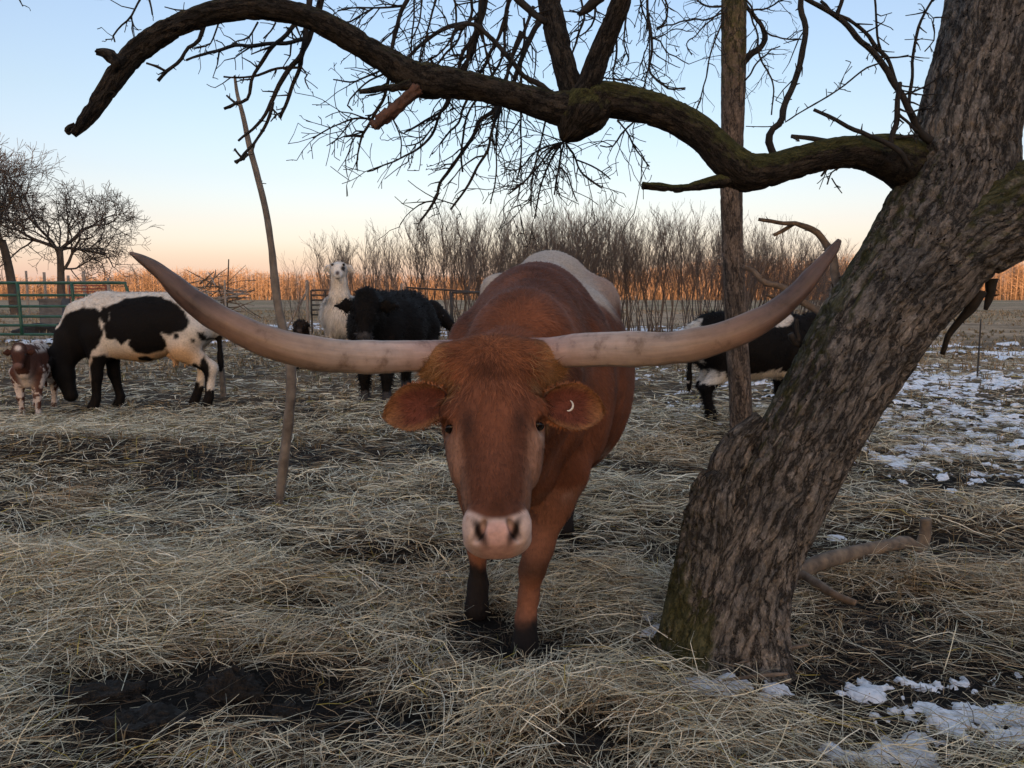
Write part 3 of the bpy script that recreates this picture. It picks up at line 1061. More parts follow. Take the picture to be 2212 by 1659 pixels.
fw['label'] = 'far belt of bare trees glowing orange in the evening sun'

def shade_ridge_mesh():
    rg = np.random.default_rng(3)
    X, A = np.meshgrid(np.arange(-1400, 1401, 8.0), np.linspace(0, np.pi, 13))
    hh = 42.5 + 2.0 * (n2(X, A * 20, 0.05, 3, 90) - 0.5)
    rr = 1 + 0.05 * (n2(X, A * 30, 0.2, 2, 91) - 0.5)
    V = np.stack([X, -610 - np.cos(A) * 60 * rr, np.sin(A) * hh * rr - 0.5], -1)
    n = X.shape[1]
    i = np.arange(12)[:, None] * n + np.arange(n - 1)[None]
    return V.reshape(-1, 3), np.stack([i, i + 1, i + 1 + n, i + n], -1).reshape(-1, 4)
v_, f_ = shade_ridge_mesh()
M_shade_ridge = m_plain('shade_ridge_skin', (0.02, 0.03, 0.015), (0.06, 0.07, 0.03), 0.6, 0.95, 1.0, 1.0)
bw = mk('shade_ridge', v_, f_, M_shade_ridge)
bw['kind'] = 'stuff'
bw['label'] = 'long unseen ridge added behind the yard to keep it in evening shade'
# ------------------------------------------------------------------ the leaning tree
M_bark = m_bark('grey_flaking_bark', (0.195, 0.181, 0.167), (0.070, 0.063, 0.058), (0.36, 0.338, 0.312), True, 15.0, 1.0, 0.020)
M_limb = m_bark('dark_mossy_bark', (0.040, 0.034, 0.028), (0.014, 0.012, 0.010), (0.080, 0.069, 0.055), True, 26.0, 0.8, 0.008)
M_twig = m_plain('dark_twig_bark', (0.012, 0.011, 0.010), (0.034, 0.029, 0.026), 30, 0.85, 0.4, 0.003, 0.2)
M_dead = m_plain('bare_dead_wood', (0.075, 0.055, 0.042), (0.19, 0.145, 0.11), 25, 0.85, 0.7, 0.006, 0.2)
M_raw = m_plain('peeled_red_wood', (0.060, 0.032, 0.022), (0.135, 0.070, 0.048), 30, 0.85, 0.7, 0.005, 0.2)
M_cut = m_plain('broken_raw_wood', (0.20, 0.13, 0.08), (0.36, 0.26, 0.17), 40, 0.9, 0.6, 0.004, 0.2)

def pl(pts, d, wpx):
    """polyline traced in the picture -> 3d points at given depth(s) and radii"""
    n = len(pts)
    d = np.broadcast_to(np.asarray(d, float), (n,)) if np.ndim(d) == 0 else np.interp(np.linspace(0, 1, n), np.linspace(0, 1, len(d)), d)
    wpx = np.interp(np.linspace(0, 1, n), np.linspace(0, 1, len(wpx)), wpx) if np.ndim(wpx) else np.full(n, wpx)
    Q = np.array([P(x, y, dd) for (x, y), dd in zip(pts, d)])
    return Q, wpx * 0.5 * d / FPX

base_g = G(1568, 1452)
TD = base_g[1] + 0.12
tree_org = gz((base_g[0], TD, 0))
apple = thing('leaning_tree', 'thick leaning bare tree with flaking bark and a long arching limb', 'tree', tree_org)

def bark_relief(amp, f, seed, flare=None):
    def fn(co, rr, s):
        q = co * np.array([1, 1, 0.38])
        rid = 1 - np.abs(2 * fbm(q * f, 3, seed) - 1)
        big = fbm(co * np.array([1, 1, 0.5]) * f * 0.22, 2, seed + 3) - 0.5
        o = -amp * sstep(0.80, 0.98, rid) + amp * 0.7 * (fbm(q * f * 3.2, 2, seed + 7) - 0.5) + amp * 3.2 * big
        if flare is not None:
            th = np.arctan2(co[..., 1], co[..., 0])
            o = o + flare * np.exp(-np.clip(s[:, None] - 0.10, 0, 9) / 0.16) * (0.45 + 0.55 * np.cos(3 * th + 0.8) + 0.35 * np.cos(5 * th))
        return o
    return fn

def moss_side(V, N, amt, zlo=None):
    return amt * np.clip(N[:, 2] * 0.7 - N[:, 0] * 0.45 + 0.05, -0.4, 1)

# trunk, traced centre line and half widths
tc_ = [(1556, 1500, 142), (1566, 1420, 134), (1580, 1340, 122), (1608, 1240, 108), (1650, 1140, 101), (1688, 1060, 102), (1734, 970, 106),
       (1800, 850, 105), (1877, 719, 109), (1935, 640, 114), (1990, 570, 122), (2040, 480, 124), (2074, 380, 112), (2088, 290, 100), (2108, 190, 97), (2135, 80, 97), (2160, -60, 95), (2190, -260, 90), (2215, -480, 78)]
td_ = [TD, TD, TD, TD, TD, TD + .01, TD + .02, TD + .03, TD + .05, TD + .07, TD + .08, TD + .10, TD + .13, TD + .16, TD + .2, TD + .25, TD + .32, TD + .4, TD + .5]
pts = [P(x, y, d) for (x, y, w), d in zip(tc_, td_)]
rad = [w * d / FPX for (x, y, w), d in zip(tc_, td_)]
V, Fs, co = tube(pts, rad, 150, 380, cap=False, bump2=bark_relief(0.012, 26.0, 11, 0.085))
Nn = vnormals(V, Fs[0])
moss = moss_side(V, Nn, 0.38) - 0.12
moss = moss + 0.9 * gauss(V[:, 0], V[:, 2], P(1455, 1330, TD)[0], P(1455, 1330, TD)[2], 0.10, 0.16)
moss = moss + 0.30 * sstep(0.45, 0.9, -Nn[:, 0]) * sstep(0.5, 1.0, V[:, 2]) * (1 - sstep(1.6, 2.0, V[:, 2]))
moss = moss + 0.5 * gauss(V[:, 0], V[:, 2], P(2190, 440, TD)[0], P(2190, 440, TD)[2], 0.10, 0.08)
mk('trunk', V, Fs, M_bark, apple, tree_org, attrs={'bark_co': co, 'moss': moss})

# rotten shoulder low on the trunk where an old stem broke away
Q, r = pl([(1500, 1470), (1508, 1380), (1525, 1270), (1540, 1170), (1548, 1100), (1556, 1055), (1575, 1015)], [TD - .02, TD, TD + .02], [150, 150, 140, 138, 134, 118, 70])
def ragged(co, rr, s):
    o = bark_relief(0.013, 24.0, 17, 0.03)(co, rr, s)
    top = sstep(0.62, 1.0, s / s[-1])[:, None]
    return o + top * 0.05 * (fbm(co * 22.0, 3, 23) - 0.55)
V, Fs, co = tube(Q, r, 90, 130, bump2=ragged)
N0 = vnormals(V, Fs[0])
mo = 0.35 * np.clip(-N0[:, 0], 0, 1) + 0.5 * gauss(V[:, 0], V[:, 2], P(1460, 1330, TD)[0], P(1460, 1330, TD)[2], 0.08, 0.18) - 0.05
mk('broken_stem', V, Fs, M_bark, apple, tree_org, attrs={'bark_co': co, 'moss': mo})
Q, r = pl([(1568, 1060), (1578, 1000), (1600, 955), (1625, 930), (1650, 905)], [TD + .03, TD + .03, TD + .02], [95, 85, 70, 60, 50])
V, Fs, co = tube(Q, r, 48, 60, bump2=bark_relief(0.012, 24.0, 19))
mk('broken_stem', V, Fs, M_bark, apple, tree_org, attrs={'bark_co': co, 'moss': np.zeros(len(V))})

# second stem leaving to the right
Q, r = pl([(2010, 560), (2090, 510), (2170, 470), (2260, 425), (2380, 340), (2520, 190), (2620, 0)], [TD + .06, TD + .02, TD - .05, TD - .15], [210, 200, 190, 180, 160, 140, 120])
V, Fs, co = tube(Q, r, 90, 160, bump2=bark_relief(0.011, 26.0, 29))
Nn = vnormals(V, Fs[0])
mk('limb', V, Fs, M_bark, apple, tree_org, attrs={'bark_co': co, 'moss': moss_side(V, Nn, 0.8) + 0.1})

def limb(pts, d, w, sides=28, step=0.012, mat=None, mossy=0.7, name='limb', amp=0.006, f=34.0, seed=1):
    Q, r = pl(pts, d, w)
    V, Fs, co = tube(Q, r, sides, None, step, bump2=bark_relief(amp, f, seed))
    Nn = vnormals(V, Fs[0])
    return mk(name, V, Fs, mat or M_limb, apple, tree_org, attrs={'bark_co': co, 'moss': mossy * np.clip(Nn[:, 2], -0.3, 1) - 0.02 + 0.25 * (mossy > 0.5)})
LD = TD + 0.02
limb([(2035, 405), (1985, 372), (1935, 345), (1885, 332), (1830, 328), (1775, 336), (1720, 352), (1665, 368), (1612, 372), (1572, 345), (1530, 300), (1482, 264), (1430, 240), (1370, 224), (1310, 214), (1262, 218)],
     [TD + .24, TD + .17, TD + .09, LD + .02, LD - .02, LD - .03, LD - .03, LD - .03, LD - .02, LD - .02, LD - .01, LD, LD + .01, LD + .03, LD + .04, LD + .05], [140, 118, 98, 80, 68, 64, 68, 74, 84, 80, 72, 70, 70, 72, 76, 80], 40, 0.010, seed=31, mossy=0.6)
limb([(1575, 360), (1610, 372), (1650, 372)], LD, [60, 78, 60], 24, seed=33)
# swollen old graft and the limb that goes on
limb([(1300, 205), (1272, 232), (1248, 258), (1230, 285), (1216, 304)], LD + .04, [86, 108, 96, 64, 18], 40, 0.008, seed=35, amp=0.010, mossy=0.75)
limb([(1262, 240), (1200, 232), (1130, 212), (1060, 195), (985, 182), (925, 175), (880, 158), (830, 128), (780, 98), (725, 66), (670, 40), (610, 24), (540, 18), (470, 25), (405, 45), (350, 72), (300, 108), (262, 148), (232, 192), (206, 232), (180, 268), (158, 292)],
     [LD + .04, LD + .06, LD, LD - .05, LD - .1], [84, 72, 62, 60, 62, 72, 64, 56, 54, 52, 50, 50, 48, 48, 48, 50, 50, 46, 44, 42, 34, 20], 32, 0.010, seed=37, mossy=0.40)
limb([(150, 290), (146, 280), (162, 268)], LD - .1, [14, 20, 16], 12, 0.006, seed=38, mossy=0)
limb([(262, 140), (244, 125), (228, 116), (208, 112)], LD - .1, [34, 26, 18, 9], 16, 0.006, seed=39, mossy=0)
limb([(245, 182), (250, 176), (251, 188)], LD - .1, [12, 8, 7], 10, 0.006, seed=40, mossy=0)
limb([(228, 205), (238, 199), (248, 200), (249, 206)], LD - .1, [10, 6, 5, 5], 10, 0.006, seed=41, mossy=0)
limb([(965, 160), (950, 150), (935, 138), (931, 130)], LD + .03, [26, 18, 12, 5], 12, 0.006, seed=42, mossy=0.2)
limb([(902, 190), (870, 218), (838, 248), (804, 274)], [LD, LD - .06], [38, 34, 30, 22], 20, 0.006, M_raw, 0, 'branch_stub', amp=0.010, f=50.0, seed=43)
limb([(888, 182), (850, 190), (810, 194), (776, 199)], [LD, LD - .05], [18, 13, 11, 9], 14, 0.008, None, 0.5, 'branch_stub', seed=44)
limb([(1600, 385), (1555, 392), (1500, 402), (1458, 408), (1420, 403), (1388, 400)], [LD - .02, LD - .08], [36, 22, 16, 16, 15, 14], 18, 0.008, None, 0.8, 'branch_stub', seed=45)
# two upright stems from the graft
limb([(1252, 262), (1238, 205), (1222, 150), (1206, 90), (1194, 40), (1182, -20), (1165, -140), (1150, -320)], [LD + .05, LD + .12, LD + .25], [66, 56, 52, 50, 50, 50, 46, 40], 28, 0.012, seed=47, mossy=0.2)
limb([(1244, 262), (1262, 205), (1284, 148), (1306, 90), (1326, 40), (1348, -20), (1385, -140), (1430, -320)], [LD + .03, LD - .02, LD - .1], [66, 54, 52, 50, 48, 47, 44, 40], 28, 0.012, seed=49, mossy=0.3)

# ---- thinner branches and hanging twigs
def z6(l): return [(x / 2.880, y / 2.880) for x, y in l]
def z7(l): return [(658.3 + x / 2.688, y / 2.688) for x, y in l]
def z8(l): return [(1371.5 + x / 2.419, y / 2.419) for x, y in l]

def side_twigs(C, r, rg, n, lmin, lmax, droop, depthk=1, lateral=0.0):
    """short crooked spurs and twigs leaving a branch; returns segments"""
    S = []
    m = len(C)
    for _ in range(n):
        k = int(rg.integers(int(m * 0.08), m - 1))
        p = C[k].copy()
        tdir = C[min(k + 1, m - 1)] - C[max(k - 1, 0)]
        tdir /= np.linalg.norm(tdir) + 1e-9
        a = rg.normal(0, 1, 3)
        a -= tdir * a.dot(tdir)
        a /= np.linalg.norm(a) + 1e-9
        d = tdir * rg.uniform(0.2, 0.9) + a * rg.uniform(0.5, 1.0)
        d /= np.linalg.norm(d)
        L = rg.uniform(lmin, lmax) * rg.uniform(0.3, 1)
        rr = max(min(r[k] * 0.65, 0.0040), 0.0017) * rg.uniform(0.75, 1.1)
        grow(S, p, d, L, rr, rg, depthk, droop)
    return S

def grow(S, p, d, L, r, rg, lev, droop):
    ns = max(2, int(L / 0.035))
    st = L / ns
    for i in range(ns):
        d = d + rg.normal(0, 0.20, 3) + np.array([0, 0, -droop * 0.12])
        d /= np.linalg.norm(d)
        q = p + d * st
        r2 = max(r * (1 - 0.6 / ns), 0.0014)
        S.append((p, q, r, r2))
        if lev > 0 and rg.random() < 0.45:
            a = rg.normal(0, 1, 3)
            dd = d * 0.7 + a / np.linalg.norm(a) * 0.8
            grow(S, q, dd / np.linalg.norm(dd), L * rg.uniform(0.2, 0.5), max(r * 0.7, 0.0014), rg, lev - 1, droop)
        p, r = q, r2

TW_ID = [0]
def twig_branch(pts, d, w, n=8, lmin=0.05, lmax=0.22, droop=0.6, lev=1, mat=None, parent=None, org=None, name='branch', sides=7):
    TW_ID[0] += 1
    rg = np.random.default_rng(1000 + TW_ID[0])
    Q, r = pl(pts, d, w)
    L = np.linalg.norm(np.diff(Q, axis=0), axis=1).sum()
    m = max(8, int(L / 0.022))
    C, rr, s = spline(Q, r, m)
    rr = np.maximum(rr[:, 0], 0.0012)
    wob = np.stack([vnoise(np.stack([s * 16, 0 * s + TW_ID[0], 0 * s + k], -1), 5) for k in range(3)], -1) - 0.5
    C = C + wob * np.minimum(0.012, rr[:, None] * 2.2)
    V1, F1, _ = tube(C, rr, sides, m, bump=0.22, bfreq=60, seed=TW_ID[0])
    S = side_twigs(C, rr, rg, n, lmin, lmax, droop, lev)
    # knobbly spurs
    for _ in range(int(L / 0.05)):
        k = int(rg.integers(1, m - 1))
        a = rg.normal(0, 1, 3)
        a /= np.linalg.norm(a)
        S.append((C[k], C[k] + a * (rr[k] + rg.uniform(0.006, 0.022)), max(rr[k] * 0.5, 0.0018), 0.0012))
    parts = [(V1, F1)]
    if S:
        a = [np.array(z) for z in zip(*S)]
        parts.append(prisms(a[0], a[1], a[2], a[3], 4))
    V, F = merge(parts)
    return mk(name, V, F, mat or M_twig, parent or apple, org if org is not None else tree_org)

T1, T2 = TD + 0.25, TD + 0.55
# group hanging on the left, behind the arching limb
twig_branch(z6([(890, -60), (870, 0), (810, 110), (740, 170), (700, 230), (715, 262)]), T1, [5, 3], 5, droop=0.2)
twig_branch(z6([(700, 240), (655, 245)]), T1, [2.5, 2], 1)
twig_branch(z6([(810, 110), (835, 160), (865, 185)]), T1, [3, 2], 1)
twig_branch(z6([(900, -160), (930, 0), (945, 90)]), T1, [6, 3], 1)
twig_branch(z6([(1380, -150), (1340, 20), (1285, 150), (1240, 230), (1170, 300), (1120, 390), (1040, 450), (990, 505)]), T1, [10, 8, 7], 6, 0.04, 0.16)
twig_branch(z6([(1022, 440), (965, 410), (905, 390)]), T1, [6, 4.5], 1, 0.03, 0.05)
twig_branch(z6([(1890, 250), (1700, 275), (1500, 290), (1350, 310), (1240, 340), (1150, 380)]), T1, [9, 7, 5], 9, 0.05, 0.2, 0.1)
twig_branch(z6([(1920, 60), (1820, 160), (1720, 260), (1660, 330), (1600, 430), (1560, 520), (1535, 620), (1480, 640), (1400, 670)]), T1, [10, 8, 7, 6], 9, 0.04, 0.18)
twig_branch(z6([(1925, -200), (1920, 0), (1895, 200), (1870, 340), (1800, 430), (1740, 540), (1690, 640), (1650, 700), (1590, 790), (1480, 885)]), T1, [14, 12, 10, 8, 5], 10, 0.04, 0.15)
twig_branch(z6([(1690, 640), (1680, 720), (1640, 820), (1580, 900), (1510, 960), (1460, 1010)]), T1 - .02, [7, 6, 6], 4, 0.03, 0.08)
twig_branch(z6([(2010, -200), (2000, 0), (1985, 70), (1930, 200), (1880, 370), (1840, 490), (1800, 600), (1745, 740)]), T1 + .03, [15, 13, 11, 8, 7], 12, 0.04, 0.18)
twig_branch(z6([(1850, 415), (1700, 430), (1560, 480), (1390, 478)]), T1, [6, 5, 4], 5, 0.03, 0.1, 0)
twig_branch(z6([(1870, 410), (1905, 460), (1890, 490), (1918, 550)]), T1, [4, 2.5], 4, 0.03, 0.08)
twig_branch(z6([(1360, 130), (1330, 230), (1300, 280), (1210, 300)]), T2, [4, 2.5], 6, 0.05, 0.15)
twig_branch(z6([(1600, 130), (1540, 230), (1470, 260), (1420, 290)]), T2, [4, 2.5], 6, 0.05, 0.15)
twig_branch(z6([(1720, 140), (1690, 190), (1640, 240)]), T2, [4, 2.5], 4, 0.05, 0.15)
twig_branch(z6([(1020, 45), (1090, 62), (1160, 66)]), T2, [2.5, 3], 2, 0.03, 0.08)
twig_branch(z6([(100, -20), (140, 40)]), T2, [4, 2], 1, 0.03, 0.05)
# big central curtain of drooping twigs
CURT = [
    ([(610, -150), (590, 0), (545, 120), (510, 300), (480, 460), (450, 580), (400, 680), (340, 770), (320, 830), (300, 970)], [9, 7, 6, 5, 2], 16),
    ([(770, -120), (755, 0), (720, 160), (680, 300), (640, 400)], [4, 3, 2], 9),
    ([(640, -100), (630, 100), (620, 250), (620, 400)], [3, 2], 6),
    ([(1040, -150), (1020, 0), (1000, 150), (940, 280), (890, 420), (830, 560), (770, 700), (700, 830), (560, 910), (420, 980), (360, 995)], [9, 7, 6, 5, 3, 2], 18),
    ([(1060, -150), (1040, 60), (1000, 240), (930, 380), (850, 540), (810, 640), (700, 700), (580, 770)], [9, 7, 5, 3], 14),
    ([(1220, -150), (1190, 0), (1150, 130), (1100, 260), (1060, 340), (1000, 470), (940, 600), (880, 720), (790, 840)], [8, 6, 5, 3], 16),
    ([(1370, 100), (1300, 260), (1250, 380), (1200, 500), (1120, 620), (1030, 700), (950, 830), (870, 940), (800, 1040), (760, 1150), (670, 1275)], [9, 8, 7, 6, 4], 16),
    ([(1255, 180), (1180, 450), (1130, 620), (1080, 800), (1040, 920), (980, 1020), (930, 1110), (850, 1220)], [6, 5, 4.5, 3.5], 14),
    ([(1140, 560), (1120, 760), (1110, 900), (1110, 1050), (1080, 1185)], [3, 2], 8),
    ([(1280, 100), (1265, 300), (1260, 500), (1255, 700), (1262, 880), (1235, 1050)], [3.5, 2.5], 10),
    ([(1010, 100), (1050, 300), (1100, 500), (1120, 640)], [4, 3], 7),
    ([(980, -120), (960, 100), (900, 200), (850, 280), (760, 380), (700, 430)], [5, 3], 9),
    ([(1180, -80), (1170, 100), (1150, 300), (1100, 420), (1050, 520), (940, 680), (910, 900), (915, 1000)], [5, 3], 11),
    ([(960, 140), (850, 150), (720, 220), (620, 320), (540, 350), (420, 420), (300, 470), (170, 460)], [8, 7, 5, 3, 2], 16),
    ([(620, 320), (480, 420), (380, 470), (300, 530), (250, 600), (280, 640)], [4, 2], 10),
    ([(560, 30), (460, 40), (380, 40), (290, 40), (190, 60)], [4, 2], 8),
    ([(410, 40), (330, 90), (250, 130), (140, 110)], [3, 2], 6),
    ([(480, 550), (500, 650), (550, 780), (560, 920)], [3, 2], 6),
    ([(390, 690), (290, 690), (200, 720), (50, 800)], [3.5, 2], 7),
    ([(270, 700), (220, 770), (160, 840)], [2.5, 1.8], 3),
    ([(340, 790), (280, 790), (230, 795)], [5, 4], 2),
    ([(750, 730), (690, 800), (640, 840), (590, 850)], [3, 2], 6),
    ([(1500, 825), (1440, 870), (1380, 930), (1300, 1030), (1240, 1080), (1180, 1125)], [4, 3, 2], 14),
    ([(1500, 825), (1450, 900), (1400, 1000), (1360, 1120), (1335, 1270)], [3.5, 3, 2], 9),
    ([(1500, 825), (1475, 950), (1450, 1130)], [3.5, 2.5], 8),
    ([(1520, 825), (1570, 930), (1620, 1010), (1680, 1060), (1720, 1095)], [3.5, 2.5], 7),
    ([(1570, 930), (1650, 960), (1720, 1000), (1775, 1045)], [3, 2], 4),
    ([(1490, 825), (1400, 850), (1320, 900), (1250, 980), (1165, 978)], [3, 2], 12),
    ([(1490, 840), (1380, 880), (1290, 1040), (1200, 1100)], [3, 2], 9),
    ([(1470, 960), (1530, 1020), (1560, 1110), (1585, 1170)], [2.5, 2], 4),
    ([(1400, 670), (1380, 780), (1350, 900), (1320, 1060), (1310, 1200)], [3, 2], 9),
    ([(1820, 690), (1880, 780), (1920, 860), (1970, 930), (2000, 970)], [3, 2], 6),
    ([(1920, 700), (1840, 780), (1780, 850), (1715, 850)], [3, 2], 4),
    ([(1980, -100), (1985, 60), (2005, 200), (2010, 300), (2000, 400), (2060, 470), (2120, 520), (2210, 515)], [5, 4, 2.5], 12),
    ([(2000, 400), (1980, 480), (1965, 540)], [2.5, 2], 3),
    ([(2050, -60), (2110, 30), (2090, 130), (2040, 160)], [3, 2], 4),
    ([(1800, 40), (1800, 200), (1810, 330), (1790, 450), (1870, 470)], [4, 2.5], 10),
    ([(1700, 330), (1690, 420), (1760, 460), (1910, 465)], [3, 2], 5),
    ([(1870, 100), (1850, 230), (1880, 340), (1860, 380)], [3, 2], 6),
    ([(1600, 0), (1620, 120), (1580, 240), (1540, 340), (1520, 420)], [4, 3], 8),
    ([(1480, 60), (1500, 220), (1540, 340)], [3, 2], 6),
    ([(1440, -100), (1380, 60), (1330, 170), (1300, 220), (1180, 420), (1120, 560)], [5, 4, 2.5], 10),
    ([(850, -60), (880, 40), (860, 200), (800, 290), (700, 360)], [4, 2.5], 9),
    ([(680, 0), (660, 140), (610, 260)], [3, 2], 5),
    ([(1250, 700), (1180, 800), (1120, 900)], [2.5, 1.8], 5),
    ([(1000, 100), (960, 300), (900, 480), (860, 560)], [7, 4], 8),
    ([(1330, 40), (1290, 150), (1200, 350), (1150, 520), (1090, 700)], [6, 4], 9),
]
for i_, (l_, w_, n_) in enumerate(CURT):
    twig_branch(z7(l_), T1 + 0.07 * (i_ % 7), [q_ * 1.15 + 0.6 for q_ in w_], int(n_ * 1.25), 0.06, 0.30, 0.7, 2)
twig_branch(z7([(1450, 545), (1330, 480), (1200, 360), (1100, 250), (1000, 160), (940, 145), (880, 165)]), LD + .12, [13, 11, 10, 9, 8], 6, 0.05, 0.15)
twig_branch(z7([(930, 150), (880, 180), (845, 290)]), LD + .12, [9, 7, 4], 3, 0.03, 0.08)
twig_branch(z7([(1180, -60), (1240, 0), (1310, 55), (1400, 130)]), LD + .1, [15, 15, 13], 3, 0.05, 0.1)
twig_branch(z7([(1720, -20), (1640, 40), (1590, 85)]), LD + .1, [26, 20, 8], 2, 0.05, 0.1)
twig_branch(z7([(1680, -80), (1690, 60), (1660, 160), (1600, 210)]), T1, [6, 3], 8)
# on the right, over the low limb and by the trunk
twig_branch(z8([(840, -160), (870, 0), (890, 180), (860, 330), (820, 450), (780, 560), (760, 640), (712, 690), (700, 750), (725, 815), (735, 850)]), LD - .02, [11, 12, 13, 14, 15, 17], 7, 0.05, 0.2, 0, sides=12)
twig_branch(z8([(780, -70), (900, 0), (1060, 90), (1200, 230), (1330, 390), (1420, 560), (1500, 690), (1540, 740)]), LD + .02, [9, 10, 12, 14, 18], 6, 0.05, 0.2, 0, sides=12)
twig_branch(z8([(960, 10), (1130, 110), (1260, 230), (1330, 350), (1362, 440)]), LD + .05, [6, 8, 8], 4, 0.05, 0.15, 0)
twig_branch(z8([(1100, -60), (1085, 0), (1050, 90)]), LD + .02, [9, 9], 1)
twig_branch(z8([(1235, -80), (1250, 0), (1262, 160), (1292, 300)]), LD + .05, [4, 5], 5, 0.04, 0.12)
twig_branch(z8([(1590, -60), (1560, 0), (1490, 130), (1455, 280), (1440, 420), (1430, 550)]), LD + .1, [5, 6, 7], 8, 0.04, 0.12)
twig_branch(z8([(1640, 95), (1560, 100), (1570, 200), (1515, 270)]), LD + .12, [3, 2.5], 6, 0.04, 0.12)
twig_branch(z8([(945, 565), (1080, 630), (1200, 700), (1330, 770), (1430, 860)]), LD - .08, [7, 9, 10, 12], 4, 0.03, 0.12, 0)
twig_branch(z8([(815, 720), (920, 725), (1000, 745), (1060, 740), (1120, 720)]), LD - .03, [8, 11, 11, 8], 4, 0.03, 0.08, 0)
twig_branch(z8([(1100, 715), (1220, 725), (1350, 722), (1480, 712)]), LD, [5, 7, 8], 4, 0.03, 0.1, 0)
twig_branch(z8([(1376, 430), (1372, 560), (1350, 700), (1345, 770)]), LD - .02, [10, 12, 12], 3, 0.03, 0.12, 0)
twig_branch(z8([(1380, 590), (1430, 640), (1475, 690)]), LD, [6, 7], 1)
twig_branch(z8([(780, 640), (900, 570), (1050, 480), (1200, 360), (1280, 325)]), LD + .02, [3, 4], 6, 0.03, 0.15, 0)
twig_branch(z8([(580, 660), (700, 665), (780, 640)]), LD + .02, [2, 3], 2, 0.02, 0.06, 0)
twig_branch(z8([(1440, 590), (1480, 570), (1540, 565)]), LD, [4, 4], 3, 0.03, 0.08)
twig_branch(z8([(1105, 865), (1060, 885), (1025, 910), (1005, 965)]), LD - .04, [4, 3], 4, 0.03, 0.08)
twig_branch(z8([(1025, 930), (1050, 970), (1083, 1013)]), LD - .04, [3, 2], 2, 0.03, 0.05)
twig_branch(z8([(1000, 880), (970, 920)]), LD - .04, [6, 4], 1)
twig_branch(z8([(20, -60), (40, 60), (75, 180), (75, 330), (50, 450)]), T1, [4, 2.5], 9)
twig_branch(z8([(75, 370), (140, 440), (265, 468)]), T1, [3, 2], 6)
twig_branch(z8([(120, -40), (170, 60), (150, 130), (110, 155)]), T1, [3, 2], 4)
twig_branch(z8([(-10, 750), (30, 800), (75, 885)]), T1, [2.5, 2], 3)
# dead broken branches low on the far side of the trunk
DB = TD + 0.28
twig_branch(z8([(640, 1138), (750, 1165), (850, 1165), (940, 1200), (1000, 1270), (1038, 1340), (1048, 1450), (1040, 1540), (1060, 1600)]), [DB + .1, DB + .05, TD + .1], [7, 9, 13, 16, 18, 20, 21], 5, 0.04, 0.12, 0, 0, M_dead, sides=12)
twig_branch(z8([(835, 1172), (780, 1200), (725, 1226)]), DB + .1, [9, 9, 8], 2, 0.03, 0.06, 0, 0, M_dead)
twig_branch(z8([(570, 1398), (620, 1412), (680, 1470), (790, 1500), (850, 1560), (960, 1635), (1040, 1680)]), [DB, TD + .1], [10, 11, 13, 14, 15, 16], 3, 0.03, 0.08, 0, 0, M_dead, sides=12)
twig_branch(z8([(690, 1540), (740, 1560), (790, 1590)]), DB, [6, 7, 8], 1, 0.03, 0.05, 0, 0, M_dead)
twig_branch([(1724, 742), (1722, 690)], TD + .1, [10, 9], 1, 0.02, 0.04, 0, 0, M_limb if False else M_twig)
twig_branch([(1730, 745), (1712, 735), (1704, 722)], TD + .1, [14, 16, 12], 3, 0.02, 0.05, 0, 0)
twig_branch([(2120, 625), (2100, 665), (2075, 695), (2052, 730), (2036, 768)], [TD + .05, TD + .12], [30, 22, 15, 13, 11], 2, 0.02, 0.05, 0, 0, M_twig, sides=12)
twig_branch([(2140, 600), (2138, 640), (2125, 672)], TD + .08, [26, 18, 8], 4, 0.02, 0.06, 0, 0, M_twig, sides=10)
# rows of sapsucker holes drilled in the trunk
Cx, Rx, Sx = spline(np.array(pts), np.array(rad), 400)
hole_v = []
rgh = np.random.default_rng(4)
M_hole = m_plain('bore_hole', (0.004, 0.003, 0.003), (0.008, 0.007, 0.006), 50, 1.0, 0)
Tt_, Ut_, Bt_ = frames(Cx)
ang_cam = []
for k in range(400):
    vdir = np.array([0, 0, CAMZ]) - Cx[k]
    ang_cam.append(math.atan2(vdir.dot(Bt_[k]), vdir.dot(Ut_[k])))
for row, (f0, a0, a1, n_) in enumerate([(0.30, -0.4, 0.3, 6), (0.385, -0.8, 0.5, 13), (0.43, -0.5, 0.4, 7), (0.47, -0.9, 0.6, 15), (0.55, -0.6, 0.7, 9), (0.645, -0.6, 0.8, 13), (0.70, -0.7, 0.8, 15)]):
    for q in range(n_):
        k = int(np.clip(400 * f0 + rgh.normal(0, 0.8) + 3 * math.sin(q * 0.6 + row), 0, 399))
        a = ang_cam[k] + a0 + (a1 - a0) * (q + rgh.uniform(-.3, .3)) / n_
        dirn = math.cos(a) * Ut_[k] + math.sin(a) * Bt_[k]
        hole_v.append((Cx[k] + dirn * (Rx[k, 0] - 0.010), dirn))
p0 = np.array([h[0] for h in hole_v]); dn = np.array([h[1] for h in hole_v])
parts = []
for q in range(len(p0)):
    rr = rgh.uniform(0.0018, 0.0038)
    v, f = prisms(p0[q:q + 1], p0[q:q + 1] + dn[q:q + 1] * 0.013, np.array([rr]), np.array([rr * .7]), 6)
    parts.append((v, f)); parts.append((np.concatenate([v[6:12]]), np.array([[0, 1, 2, 3], [0, 3, 4, 5]])))
hv_, hf_ = merge(parts)
hob = mk('bore_holes', hv_, hf_, M_hole, apple, tree_org, smooth=False)
hob['kind'] = 'stuff'

